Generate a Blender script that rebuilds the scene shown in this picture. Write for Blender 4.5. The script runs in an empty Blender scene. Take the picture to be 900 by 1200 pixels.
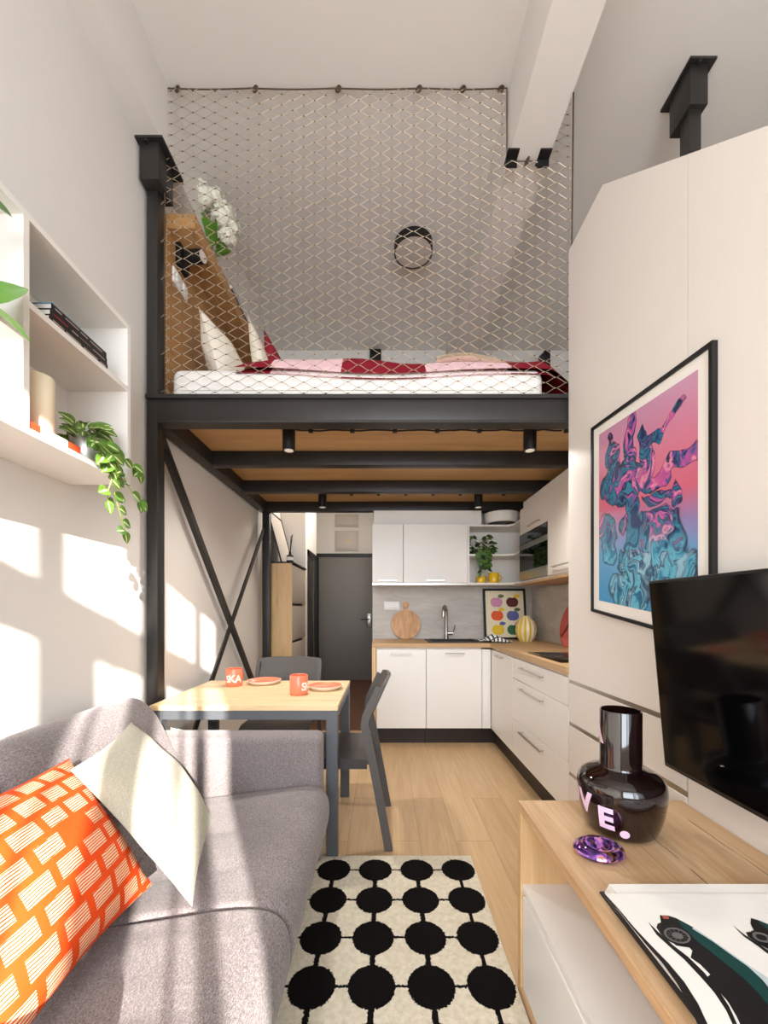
import bpy, bmesh, math, random
from mathutils import Vector, Matrix
random.seed(7)
C = bpy.context.scene.collection
PI = math.pi
F, H, VX, VY = 470.0, 1.22, 450.0, 715.0          # focal length in pixels, eye height, vanishing point (900x1200 frame)

def P(px, py, Y):
    return Vector(((px-VX)*Y/F, Y, H-(py-VY)*Y/F))
def PZ(px, py, z):
    k = (H-z)/(py-VY)
    return Vector(((px-VX)*k, F*k, z))
def PX(px, py, X):
    Y = X*F/(px-VX)
    return Vector((X, Y, H-(py-VY)*Y/F))

# ------------------------------------------------------------------ materials
def lin(c):
    return tuple((v/12.92 if v <= .04045 else ((v+.055)/1.055)**2.4) for v in (x/255 for x in c)) + (1,)
def mat(name, col, rough=.5, metal=0.0, spec=.5, bump=None, vary=None, coat=0, trans=0, emit=None, ior=1.45):
    m = bpy.data.materials.new(name); m.use_nodes = True
    nt = m.node_tree; b = nt.nodes['Principled BSDF']
    b.inputs['Base Color'].default_value = lin(col)
    b.inputs['Roughness'].default_value = rough
    b.inputs['Metallic'].default_value = metal
    b.inputs['Specular IOR Level'].default_value = spec
    b.inputs['Coat Weight'].default_value = coat
    b.inputs['Transmission Weight'].default_value = trans
    b.inputs['IOR'].default_value = ior
    if emit:
        b.inputs['Emission Color'].default_value = lin(emit[0]); b.inputs['Emission Strength'].default_value = emit[1]
    tc = nt.nodes.new('ShaderNodeTexCoord')
    if vary:
        amt, sc = vary
        n = nt.nodes.new('ShaderNodeTexNoise'); n.inputs['Scale'].default_value = sc; n.inputs['Detail'].default_value = 4
        nt.links.new(tc.outputs['Object'], n.inputs['Vector'])
        mx = nt.nodes.new('ShaderNodeMix'); mx.data_type = 'RGBA'
        c = lin(col)
        mx.inputs[6].default_value = tuple(max(0, v*(1-amt)) for v in c[:3])+(1,)
        mx.inputs[7].default_value = tuple(min(1, v*(1+amt)) for v in c[:3])+(1,)
        nt.links.new(n.outputs['Fac'], mx.inputs[0]); nt.links.new(mx.outputs[2], b.inputs['Base Color'])
    if bump:
        st, sc = bump
        n2 = nt.nodes.new('ShaderNodeTexNoise'); n2.inputs['Scale'].default_value = sc; n2.inputs['Detail'].default_value = 3
        nt.links.new(tc.outputs['Object'], n2.inputs['Vector'])
        bp = nt.nodes.new('ShaderNodeBump'); bp.inputs['Strength'].default_value = st; bp.inputs['Distance'].default_value = .01
        nt.links.new(n2.outputs['Fac'], bp.inputs['Height']); nt.links.new(bp.outputs['Normal'], b.inputs['Normal'])
    return m

class NT:
    """small helper for building node graphs"""
    def __init__(s, m): s.t = m.node_tree; s.b = s.t.nodes['Principled BSDF']
    def put(s, x, sock):
        if isinstance(x, (int, float)): sock.default_value = x
        elif isinstance(x, tuple): sock.default_value = x
        else: s.t.links.new(x, sock)
    def m(s, op, a, b=0, c=0):
        n = s.t.nodes.new('ShaderNodeMath'); n.operation = op
        s.put(a, n.inputs[0]); s.put(b, n.inputs[1])
        if op in ('SMOOTH_MIN', 'MULTIPLY_ADD'): s.put(c, n.inputs[2])
        return n.outputs[0]
    def mix(s, f, a, b):
        n = s.t.nodes.new('ShaderNodeMix'); n.data_type = 'RGBA'
        s.put(f, n.inputs[0]); s.put(a, n.inputs[6]); s.put(b, n.inputs[7]); return n.outputs[2]
    def coord(s, kind='Object'):
        n = s.t.nodes.new('ShaderNodeTexCoord'); return n.outputs[kind]
    def sep(s, v):
        n = s.t.nodes.new('ShaderNodeSeparateXYZ'); s.put(v, n.inputs[0]); return n.outputs
    def comb(s, x, y, z=0.0):
        n = s.t.nodes.new('ShaderNodeCombineXYZ'); s.put(x, n.inputs[0]); s.put(y, n.inputs[1]); s.put(z, n.inputs[2]); return n.outputs[0]
    def mapping(s, v, scale=(1,1,1), rot=(0,0,0), loc=(0,0,0)):
        n = s.t.nodes.new('ShaderNodeMapping'); s.put(v, n.inputs['Vector'])
        n.inputs['Scale'].default_value = scale; n.inputs['Rotation'].default_value = rot; n.inputs['Location'].default_value = loc
        return n.outputs[0]
    def noise(s, v, sc, det=4, dist=0.0, rough=.5):
        n = s.t.nodes.new('ShaderNodeTexNoise'); s.put(v, n.inputs['Vector']); n.inputs['Scale'].default_value = sc
        n.inputs['Detail'].default_value = det; n.inputs['Distortion'].default_value = dist; n.inputs['Roughness'].default_value = rough
        return n.outputs
    def ramp(s, f, stops):
        n = s.t.nodes.new('ShaderNodeValToRGB'); s.put(f, n.inputs[0]); e = n.color_ramp.elements
        while len(e) < len(stops): e.new(.5)
        for el, (p, c) in zip(e, stops): el.position = p; el.color = c
        return n.outputs[0]
    def maprange(s, v, a, b, c=0.0, d=1.0):
        n = s.t.nodes.new('ShaderNodeMapRange'); n.interpolation_type = 'SMOOTHSTEP'
        s.put(v, n.inputs[0]); s.put(a, n.inputs[1]); s.put(b, n.inputs[2]); s.put(c, n.inputs[3]); s.put(d, n.inputs[4]); return n.outputs[0]
    def bump(s, h, st=.3, dist=.005):
        n = s.t.nodes.new('ShaderNodeBump'); n.inputs['Strength'].default_value = st; n.inputs['Distance'].default_value = dist
        s.put(h, n.inputs['Height']); s.put(n.outputs[0], s.b.inputs['Normal'])
    def col(s, c): s.put(c, s.b.inputs['Base Color'])

def wood(name, c1, c2, axis='Y', sc=1.0, rough=.5, knots=False, cracks=()):
    m = mat(name, c1, rough); g = NT(m)
    s = {'X': (.6, 9, 9), 'Y': (9, .6, 9), 'Z': (9, 9, .6)}[axis]
    v = g.mapping(g.coord(), tuple(x*sc for x in s))
    a = g.noise(v, 1.6, 6, 1.2, .6)['Fac']
    b = g.noise(g.mapping(g.coord(), tuple(x*sc*5 for x in s)), 2.2, 4, .3, .6)['Fac']
    f = g.m('ADD', g.m('MULTIPLY', a, .65), g.m('MULTIPLY', b, .35))
    col = g.ramp(f, [(.32, lin(c1)), (.66, lin(c2))])
    if knots:
        k = g.noise(g.mapping(g.coord(), tuple(x*.35 for x in s)), 6.0, 3, 3.0)['Fac']
        col = g.mix(g.m('MULTIPLY', g.maprange(k, .66, .74), .55), col, lin(tuple(x*.55 for x in c1)))
    for cx in cracks:
        q = g.sep(g.coord()); wob = g.noise(g.mapping(g.coord(), (0, 7, 0)), 1.0, 4)['Fac']; gate = g.noise(g.mapping(g.coord(), (0, 5, 0), loc=(0, cx*30, 0)), 1.0, 2)['Fac']
        dd = g.m('ABSOLUTE', g.m('SUBTRACT', q[0], g.m('ADD', g.m('MULTIPLY', wob, .018), cx-.009)))
        col = g.mix(g.m('MULTIPLY', g.maprange(dd, .0022, .0004), g.maprange(gate, .40, .50)), col, lin((70, 50, 36)))
    g.col(col); g.bump(b, .12, .003)
    return m

M = {}
M['plaster'] = mat('plaster', (224, 220, 215), .9, spec=.2, bump=(.04, 60), vary=(.015, 1.5))
M['ceiling'] = mat('ceiling_paint', (224, 220, 214), .9, spec=.2)
M['white'] = mat('white_lacquer', (236, 233, 229), .38, vary=(.01, 2))
M['panel'] = mat('panel_lacquer', (228, 222, 216), .45, vary=(.015, 3))
M['shelfwhite'] = mat('shelf_white', (236, 232, 226), .45, vary=(.01, 2))
M['gapdark'] = mat('gap_dark', (40, 37, 34), .6)
M['plinth'] = mat('plinth_dark', (44, 36, 33), .5)
M['steel_black'] = mat('black_steel', (48, 45, 43), .42, .25, bump=(.05, 40), vary=(.18, 7))
M['black'] = mat('black_matt', (18, 17, 17), .5)
M['blackgloss'] = mat('black_gloss', (6, 6, 7), .06, spec=.6)
M['screen'] = mat('screen_glass', (4, 4, 5), .09, spec=.55)
M['chrome'] = mat('brushed_steel', (190, 186, 180), .28, 1.0)
M['silver'] = mat('silver_pot', (205, 205, 200), .42, .85)
M['wire'] = mat('net_wire', (196, 182, 160), .42, .55)
M['wire_dark'] = mat('net_cable', (96, 80, 62), .45, .6)
M['oak_top'] = wood('oak_cabinet', (178, 138, 97), (210, 178, 140), 'Y', 1.0, .5, True, (.035, .199))
M['oak_table'] = wood('oak_table', (205, 172, 128), (232, 207, 166), 'X', 1.0, .45, True)
M['oak_work'] = wood('oak_worktop', (168, 132, 94), (200, 166, 124), 'X', 1.0, .5)
M['oak_worky'] = wood('oak_worktop_side', (168, 132, 94), (200, 166, 124), 'Y', 1.0, .5)
M['oak_v'] = wood('oak_upright', (196, 158, 110), (222, 188, 142), 'Z', 1.0, .5, True)
M['oak_head'] = wood('oak_headboard', (150, 108, 66), (186, 142, 92), 'Y', 1.0, .5)
M['ply'] = wood('plywood', (172, 136, 92), (198, 162, 116), 'X', .8, .55)
M['board'] = wood('board_wood', (166, 112, 66), (222, 180, 132), 'Z', 1.6, .5, True)
M['grey_front'] = mat('grey_front', (172, 162, 152), .5)
M['greydoor'] = mat('door_grey', (118, 115, 112), .5, vary=(.05, 3))
M['halltile'] = mat('hall_floor', (98, 66, 46), .4, vary=(.2, 4))
M['chair'] = mat('chair_grey', (84, 80, 78), .5, vary=(.05, 12))
M['chairseat'] = mat('chair_seat', (62, 57, 55), .5, vary=(.08, 12))
M['tableleg'] = mat('table_steel', (98, 101, 106), .4, .35)
M['coral'] = mat('coral_glaze', (238, 128, 96), .3, coat=.3)
M['cream_glaze'] = mat('cream_glaze', (240, 226, 208), .35)
M['lettering_white'] = mat('lettering_white', (248, 238, 228), .4)
M['lilac'] = mat('lettering_lilac', (226, 196, 222), .5)
M['candle'] = mat('cream_wax', (238, 224, 196), .6)
M['redorange'] = mat('book_red', (226, 84, 48), .5)
M['paper'] = mat('paper', (238, 234, 228), .6)
M['pagegrey'] = mat('page_grey', (196, 190, 186), .7)
M['bookblack'] = mat('book_black', (24, 20, 20), .4)
M['bookspine'] = mat('book_marks', (170, 150, 140), .5)
M['bookred'] = mat('book_marks_red', (150, 40, 40), .5)
M['bookblue'] = mat('book_blue', (96, 140, 160), .5)
M['leaf_g'] = mat('leaf_green', (92, 138, 48), .4, vary=(.3, 30))
M['leaf_v'] = mat('leaf_variegated', (94, 126, 46), .4, vary=(.35, 40))
M['leaf_pale'] = mat('leaf_pale', (214, 226, 160), .45)
M['leaf_mid'] = mat('leaf_mid', (74, 108, 44), .4, vary=(.4, 40))
M['leaf_d'] = mat('leaf_dark', (36, 56, 26), .4, vary=(.4, 40))
M['leaf_big'] = mat('leaf_bright', (92, 150, 34), .35, vary=(.2, 25))
M['stem'] = mat('stem_green', (140, 160, 70), .5)
M['petal'] = mat('petal_white', (238, 236, 222), .6)
M['mattress'] = mat('mattress_white', (238, 234, 230), .8, bump=(.15, 120))
M['pillow'] = mat('pillow_cream', (238, 230, 216), .85, bump=(.2, 30))
M['crimson'] = mat('cotton_crimson', (142, 24, 44), .85, bump=(.2, 30))
M['pink'] = mat('cotton_pink', (240, 200, 206), .85, bump=(.2, 30))
M['creamcot'] = mat('cotton_cream', (248, 240, 222), .85)
M['lens'] = mat('lamp_lens', (250, 246, 238), .4, emit=((255, 240, 215), .15))
M['diffuser'] = mat('opal_diffuser', (205, 196, 188), .5)
M['yellow'] = mat('yellow_glaze', (232, 186, 28), .3, coat=.4)
M['blackcomp'] = mat('sink_composite', (48, 42, 40), .5)
M['plugwhite'] = mat('plug_white', (236, 234, 232), .35)
M['redtray'] = mat('tray_red', (206, 84, 72), .35, coat=.3)
M['reddark'] = mat('tray_red_dark', (140, 44, 42), .35)
M['vaseblack'] = mat('vase_brown_black', (22, 8, 8), .06, spec=.6, coat=.6)
M['mirror'] = mat('mirror_glass', (120, 112, 104), .08, .9)
M['fusebox'] = mat('fuse_box', (196, 188, 180), .5)
M['sticker'] = mat('warning_yellow', (226, 196, 60), .5)
M['glass_bottle'] = mat('amber_bottle', (26, 18, 14), .1)
M['sheer'] = mat('curtain_cloth', (235, 230, 222), .9)

# concrete splashback
m = M['concrete'] = mat('concrete_board', (168, 163, 157), .6); g = NT(m)
n1 = g.noise(g.mapping(g.coord(), (1, 1, 3.5)), 2.2, 6, .6, .65)['Fac']; n2 = g.noise(g.mapping(g.coord(), (6, 6, 40)), 2, 3)['Fac']
g.col(g.ramp(g.m('ADD', g.m('MULTIPLY', n1, .7), g.m('MULTIPLY', n2, .3)), [(.3, lin((172, 168, 163))), (.7, lin((210, 206, 201)))]))
# oak plank floor
m = M['floor'] = mat('oak_planks', (196, 158, 110), .42); g = NT(m)
xyz = g.sep(g.coord()); v = g.comb(xyz[1], xyz[0])
bt = g.t.nodes.new('ShaderNodeTexBrick'); g.put(v, bt.inputs['Vector'])
bt.inputs['Color1'].default_value = (.2, .2, .2, 1); bt.inputs['Color2'].default_value = (.8, .8, .8, 1); bt.inputs['Mortar'].default_value = (.5, .5, .5, 1)
bt.inputs['Scale'].default_value = 1; bt.inputs['Brick Width'].default_value = 1.3; bt.inputs['Row Height'].default_value = .19
bt.inputs['Mortar Size'].default_value = .0012; bt.offset = .37
tone = g.sep(bt.outputs['Color'])[0]
gv = g.m('ADD', g.m('MULTIPLY', tone, 7.3), 0.0)
w = g.comb(g.m('MULTIPLY', xyz[0], 11.0), g.m('MULTIPLY', xyz[1], .9), gv)
a = g.noise(w, 1.5, 6, 1.0, .6)['Fac']
bfine = g.noise(g.comb(g.m('MULTIPLY', xyz[0], 60.0), g.m('MULTIPLY', xyz[1], 2.5), gv), 1.5, 3, .2)['Fac']
f = g.m('ADD', g.m('ADD', g.m('MULTIPLY', a, .5), g.m('MULTIPLY', bfine, .3)), g.m('MULTIPLY', tone, .2))
col = g.ramp(f, [(.3, lin((176, 142, 104))), (.72, lin((208, 178, 138)))])
g.col(g.mix(g.m('MULTIPLY', bt.outputs['Fac'], .6), col, lin((110, 78, 48))))
g.bump(bfine, .08, .002)
# grey sofa cloth
def cloth(name, dark, mid, light, sc=220):
    m = mat(name, mid, .95, spec=.15); g = NT(m)
    co = g.coord()
    a = g.noise(g.mapping(co, (1, 1, 2.2)), sc, 2)['Fac']; b = g.noise(g.mapping(co, (2.5, .5, 1)), sc*.55, 2)['Fac']; c = g.noise(co, 5, 3)['Fac']
    f = g.m('ADD', g.m('ADD', g.m('MULTIPLY', a, .5), g.m('MULTIPLY', b, .4)), g.m('MULTIPLY', c, .1))
    g.col(g.ramp(f, [(.36, lin(dark)), (.5, lin(mid)), (.64, lin(light))]))
    g.bump(f, .35, .004)
    g.b.inputs['Sheen Weight'].default_value = .2
    return m
M['sofa'] = cloth('sofa_cloth', (86, 78, 78), (126, 117, 117), (166, 157, 156), 420)
M['linen'] = cloth('cushion_linen', (160, 155, 136), (174, 169, 151), (188, 183, 166), 300)
# rug: black dots joined by bars
m = M['rug'] = mat('rug_wool', (214, 204, 184), .98, spec=.1); g = NT(m)
co = g.coord(); xyz = g.sep(co); wob = g.noise(co, 160, 2)
wx = g.m('MULTIPLY', g.m('SUBTRACT', g.sep(wob['Color'])[0], .5), .016); wy = g.m('MULTIPLY', g.m('SUBTRACT', g.sep(wob['Color'])[1], .5), .016)
S = .1926
def cell(t, off):
    q = g.m('DIVIDE', g.m('SUBTRACT', t, off), S)
    return g.m('MULTIPLY', g.m('SUBTRACT', q, g.m('ROUND', q)), S)
ux = cell(g.m('ADD', xyz[0], wx), .345); uy = cell(g.m('ADD', xyz[1], wy), 1.866)
r2 = g.m('SQRT', g.m('ADD', g.m('MULTIPLY', ux, ux), g.m('MULTIPLY', uy, uy)))
dots = g.m('LESS_THAN', r2, .0765)
bars = g.m('MAXIMUM', g.m('LESS_THAN', g.m('ABSOLUTE', ux), .0095), g.m('LESS_THAN', g.m('ABSOLUTE', uy), .0052))
inx = g.m('LESS_THAN', xyz[0], .35); iny = g.m('LESS_THAN', xyz[1], 1.87)
mask = g.m('MULTIPLY', g.m('MAXIMUM', dots, g.m('MULTIPLY', bars, g.m('MULTIPLY', inx, iny))), 1.0)
pile = g.noise(co, 260, 3)['Fac']
light_c = g.ramp(g.noise(co, 60, 4)['Fac'], [(.3, lin((204, 194, 172))), (.7, lin((224, 216, 198)))])
g.col(g.mix(mask, light_c, lin((17, 14, 14))))
g.bump(g.m('ADD', g.m('MULTIPLY', pile, .6), g.m('MULTIPLY', mask, .4)), .8, .006)
# orange cushion: staggered hatched patches
m = M['orange'] = mat('orange_cotton', (238, 92, 30), .8, spec=.2); g = NT(m)
uv = g.sep(g.coord('UV'))
nz = g.noise(g.coord('UV'), 9, 2)
v0 = g.m('MULTIPLY', g.m('ADD', uv[1], g.m('MULTIPLY', uv[0], -.05)), 8.2)
row = g.m('FLOOR', v0); fv = g.m('FRACT', v0)
u0 = g.m('ADD', g.m('MULTIPLY', uv[0], 5.6), g.m('MULTIPLY', row, .31)); fu = g.m('FRACT', u0); colu = g.m('FLOOR', u0)
wn = g.t.nodes.new('ShaderNodeTexWhiteNoise'); wn.noise_dimensions = '2D'; g.put(g.comb(colu, row), wn.inputs['Vector'])
inside = g.m('MULTIPLY', g.m('MULTIPLY', g.m('LESS_THAN', fu, .76), g.m('LESS_THAN', fv, .70)), g.m('GREATER_THAN', wn.outputs['Value'], .1))
lines = g.m('GREATER_THAN', g.m('FRACT', g.m('ADD', g.m('MULTIPLY', fv, 8.5), g.m('MULTIPLY', nz['Fac'], 1.4))), .46)
g.col(g.mix(g.m('MULTIPLY', inside, lines), lin((220, 74, 20)), lin((226, 200, 166))))
g.bump(g.noise(g.coord('UV'), 40, 3)['Fac'], .12, .01)
# fluid abstract picture
m = M['art'] = mat('fluid_print', (200, 150, 180), .3, coat=.3); g = NT(m)
uvc = g.coord('UV'); uv = g.sep(uvc)
wv = g.noise(uvc, 2.6, 1, .6)
wx = g.m('MULTIPLY', g.m('SUBTRACT', g.sep(wv['Color'])[0], .5), .36); wy = g.m('MULTIPLY', g.m('SUBTRACT', g.sep(wv['Color'])[1], .5), .36)
wv2 = g.noise(uvc, 7, 1, .8)
wx = g.m('ADD', wx, g.m('MULTIPLY', g.m('SUBTRACT', g.sep(wv2['Color'])[0], .5), .12)); wy = g.m('ADD', wy, g.m('MULTIPLY', g.m('SUBTRACT', g.sep(wv2['Color'])[1], .5), .10))
px = g.m('ADD', uv[0], wx); py = g.m('ADD', uv[1], wy)
d = None
for cx, cy, rx, ry in [(.40,.87,.08,.15),(.58,.78,.055,.17),(.72,.88,.15,.03),(.30,.68,.27,.12),(.68,.635,.34,.05),(.17,.79,.075,.14),(.66,.53,.16,.05),
                       (.13,.38,.12,.13),(.36,.46,.09,.15),(.66,.36,.26,.10),(.60,.24,.36,.11),(.42,.08,.34,.13),(.9,.66,.12,.05),(.86,.5,.06,.06)]:
    q1 = g.m('DIVIDE', g.m('SUBTRACT', px, cx), rx); q2 = g.m('DIVIDE', g.m('SUBTRACT', py, cy), ry)
    e = g.m('SQRT', g.m('ADD', g.m('MULTIPLY', q1, q1), g.m('MULTIPLY', q2, q2)))
    d = e if d is None else g.m('MINIMUM', d, e)
mask = g.maprange(d, 1.06, .98)
fl = g.noise(g.comb(g.m('ADD', px, g.m('MULTIPLY', wy, 2.0)), g.m('ADD', py, g.m('MULTIPLY', wx, 2.0))), 3.4, 3, 3.0, .5)['Fac']
inkc = g.ramp(fl, [(.26, lin((24, 26, 58))), (.36, lin((30, 66, 116))), (.44, lin((52, 138, 164))), (.48, lin((20, 24, 50))), (.53, lin((96, 90, 160))),
                   (.58, lin((196, 84, 150))), (.63, lin((232, 150, 176))), (.68, lin((30, 40, 80))), (.78, lin((70, 150, 180)))])
low = g.ramp(fl, [(.28, lin((22, 40, 72))), (.40, lin((44, 130, 172))), (.5, lin((110, 190, 212))), (.55, lin((30, 60, 100))), (.62, lin((150, 196, 216))), (.72, lin((60, 120, 170)))])
ink = g.mix(g.maprange(uv[1], .45, .25), inkc, low)
edge = g.maprange(d, .86, 1.0)
ink = g.mix(g.m('MULTIPLY', edge, .75), ink, lin((26, 24, 50)))
bg = g.ramp(uv[1], [(0.0, lin((70, 150, 200))), (.28, lin((98, 160, 205))), (.42, lin((150, 130, 180))), (.55, lin((208, 104, 128))), (.75, lin((212, 126, 152))), (1.0, lin((198, 146, 178)))])
g.col(g.mix(mask, bg, ink))
# striped yellow vase
m = M['stripes'] = mat('striped_glaze', (235, 200, 60), .3, coat=.4); g = NT(m)
xyz = g.sep(g.coord()); ang = g.m('ARCTAN2', xyz[1], xyz[0])
st = g.m('SINE', g.m('MULTIPLY', ang, 12.0))
g.col(g.mix(g.maprange(st, -.2, .2), lin((240, 232, 206)), lin((226, 190, 44))))
# iridescent glass pebble
m = M['irid'] = mat('iridescent_glass', (90, 40, 120), .06, .85, coat=.8); g = NT(m)
nz = g.noise(g.mapping(g.coord(), (18, 18, 40)), 1.0, 3, 1.5)['Fac']
g.col(g.ramp(nz, [(.3, lin((28, 12, 48))), (.42, lin((84, 36, 130))), (.5, lin((190, 120, 220))), (.56, lin((200, 130, 60))), (.62, lin((40, 18, 76))), (.75, lin((96, 44, 150)))]))
# striped tea towel
m = M['towel'] = mat('tea_towel', (230, 228, 224), .9); g = NT(m)
uv = g.sep(g.coord('UV'))
g.col(g.mix(g.m('MAXIMUM', g.m('LESS_THAN', g.m('FRACT', g.m('MULTIPLY', uv[0], 9.0)), .42), g.m('LESS_THAN', g.m('FRACT', g.m('MULTIPLY', uv[1], 5.0)), .2)), lin((232, 230, 226)), lin((50, 54, 62))))
# patchwork bed cover
m = M['patch'] = mat('patchwork_cotton', (240, 200, 206), .85, spec=.2); g = NT(m)
uv = g.sep(g.coord('UV'))
xyz = g.sep(g.coord())
qa = g.m('FLOOR', g.m('DIVIDE', g.m('ADD', xyz[0], .685), .455)); qb = g.m('FLOOR', g.m('ADD', g.m('MULTIPLY', uv[1], 2.6), .0))
par = g.m('ABSOLUTE', g.m('MODULO', g.m('ADD', qa, qb), 2.0))
par = g.m('MAXIMUM', par, g.m('LESS_THAN', xyz[0], -.61))
g.col(g.mix(par, lin((242, 204, 210)), lin((140, 24, 44))))
g.bump(g.noise(g.coord(), 14, 3)['Fac'], .3, .02)

# ------------------------------------------------------------------ mesh builder
OFF = {}
class MB:
    def __init__(s): s.v = []; s.f = []; s.mi = []; s.uv = {}
    def add(s, vs, fs, mi=0, uvs=None):
        o = len(s.v); s.v += [Vector(p) for p in vs]
        for f in fs: s.f.append(tuple(i+o for i in f)); s.mi.append(mi)
        if uvs:
            for i, u in enumerate(uvs): s.uv[o+i] = u
        return s
    def box(s, x0, x1, y0, y1, z0, z1, b=0.0, seg=2, mi=0, mx=None):
        x0, x1 = min(x0, x1), max(x0, x1); y0, y1 = min(y0, y1), max(y0, y1); z0, z1 = min(z0, z1), max(z0, z1)
        bm = bmesh.new(); bmesh.ops.create_cube(bm, size=1)
        c = Vector(((x0+x1)/2, (y0+y1)/2, (z0+z1)/2))
        for v in bm.verts: v.co = Vector((v.co.x*(x1-x0), v.co.y*(y1-y0), v.co.z*(z1-z0)))
        if b > 0:
            b = min(b, .49*min(x1-x0, y1-y0, z1-z0))
            bmesh.ops.bevel(bm, geom=list(bm.edges), offset=b, segments=seg, profile=.5, affect='EDGES')
        bm.verts.ensure_lookup_table(); bm.verts.index_update()
        vs = [v.co + c for v in bm.verts]
        if mx is not None: vs = [mx @ v for v in vs]
        s.add(vs, [tuple(v.index for v in f.verts) for f in bm.faces], mi); bm.free(); return s
    def cyl(s, p0, p1, r0, r1=None, n=20, mi=0, caps=True):
        p0, p1 = Vector(p0), Vector(p1); r1 = r0 if r1 is None else r1
        d = (p1-p0).normalized(); a = d.orthogonal().normalized(); b = d.cross(a)
        vs = []
        for p, r in ((p0, r0), (p1, r1)):
            for i in range(n):
                t = 2*PI*i/n; vs.append(p + (a*math.cos(t)+b*math.sin(t))*r)
        fs = [(i, (i+1) % n, n+(i+1) % n, n+i) for i in range(n)]
        if caps: fs += [tuple(range(n-1, -1, -1)), tuple(range(n, 2*n))]
        return s.add(vs, fs, mi)
    def tube(s, pts, r, n=8, mi=0, caps=True, closed=False):
        pts = [Vector(p) for p in pts]; N = len(pts)
        rs = r if isinstance(r, (list, tuple)) else [r]*N
        up = None; vs = []
        for i, p in enumerate(pts):
            if closed: d = (pts[(i+1) % N]-pts[i-1]).normalized()
            else: d = (pts[min(i+1, N-1)]-pts[max(i-1, 0)]).normalized()
            if up is None: up = d.orthogonal().normalized()
            up = (up - d*up.dot(d)); up = up.normalized() if up.length > 1e-6 else d.orthogonal().normalized()
            b = d.cross(up)
            for k in range(n):
                t = 2*PI*k/n; vs.append(p+(up*math.cos(t)+b*math.sin(t))*rs[i])
        fs = []
        for i in range(N if closed else N-1):
            j = (i+1) % N
            for k in range(n): fs.append((i*n+k, i*n+(k+1) % n, j*n+(k+1) % n, j*n+k))
        if caps and not closed: fs += [tuple(range(n-1, -1, -1)), tuple(range((N-1)*n, N*n))]
        return s.add(vs, fs, mi)
    def bar(s, p0, p1, w, t, side, mi=0):
        """flat bar from p0 to p1, width w in the plane perpendicular to side, thickness t along side"""
        p0, p1 = Vector(p0), Vector(p1); d = (p1-p0).normalized(); sd = Vector(side).normalized(); u = d.cross(sd).normalized()
        vs = [p + u*a*w/2 + sd*b*t/2 for p in (p0, p1) for a, b in ((-1,-1),(1,-1),(1,1),(-1,1))]
        return s.add(vs, [(0,3,2,1),(4,5,6,7),(0,1,5,4),(1,2,6,5),(2,3,7,6),(3,0,4,7)], mi)
    def lathe(s, prof, c=(0,0,0), n=40, mi=0):
        c = Vector(c); vs = []
        for r, z in prof:
            for i in range(n):
                t = 2*PI*i/n; vs.append(c+Vector((r*math.cos(t), r*math.sin(t), z)))
        fs = []
        for j in range(len(prof)-1):
            for i in range(n): fs.append((j*n+i, j*n+(i+1) % n, (j+1)*n+(i+1) % n, (j+1)*n+i))
        if prof[0][0] > 0: fs.append(tuple(range(n-1, -1, -1)))
        return s.add(vs, fs, mi)
    def prism(s, poly, axis, a0, a1, mi=0):
        def mk(p, a):
            if axis == 'X': return (a, p[0], p[1])
            if axis == 'Y': return (p[0], a, p[1])
            return (p[0], p[1], a)
        n = len(poly)
        vs = [mk(p, a0) for p in poly]+[mk(p, a1) for p in poly]
        fs = [tuple(range(n-1, -1, -1)), tuple(range(n, 2*n))]+[(i, (i+1) % n, n+(i+1) % n, n+i) for i in range(n)]
        return s.add(vs, fs, mi)
    def grid(s, fn, nu, nv, mi=0, flip=False):
        vs, uvs, fs = [], [], []
        for j in range(nv+1):
            for i in range(nu+1):
                u, v = i/nu, j/nv; vs.append(fn(u, v)); uvs.append((u, v))
        for j in range(nv):
            for i in range(nu):
                q = (j*(nu+1)+i, j*(nu+1)+i+1, (j+1)*(nu+1)+i+1, (j+1)*(nu+1)+i)
                fs.append(q[::-1] if flip else q)
        return s.add(vs, fs, mi, uvs)
    def ball(s, c, r, n=10, mi=0):
        if not isinstance(r, (tuple, list)): r = (r, r, r)
        c = Vector(c)
        return s.grid(lambda u, v: c+Vector((r[0]*math.cos(2*PI*u)*math.sin(PI*v), r[1]*math.sin(2*PI*u)*math.sin(PI*v), -r[2]*math.cos(PI*v))), n*2, n, mi)
    def build(s, name, mats, parent=None, angle=40, recalc=True):
        off = OFF.get(parent.as_pointer() if parent else None, Vector())
        me = bpy.data.meshes.new(name)
        me.from_pydata([tuple(v-off) for v in s.v], [], s.f)
        if not isinstance(mats, (list, tuple)): mats = [mats]
        for m_ in mats: me.materials.append(M[m_] if isinstance(m_, str) else m_)
        me.polygons.foreach_set('material_index', s.mi)
        if s.uv:
            ul = me.uv_layers.new(name='UVMap')
            for lp in me.loops: ul.data[lp.index].uv = s.uv.get(lp.vertex_index, (0, 0))
        if recalc:
            bm = bmesh.new(); bm.from_mesh(me); bmesh.ops.recalc_face_normals(bm, faces=bm.faces); bm.to_mesh(me); bm.free()
        me.polygons.foreach_set('use_smooth', [True]*len(me.polygons))
        me.set_sharp_from_angle(angle=math.radians(angle)); me.update()
        o = bpy.data.objects.new(name, me); C.objects.link(o)
        if parent: o.parent = parent; OFF[o.as_pointer()] = off
        return o

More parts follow.
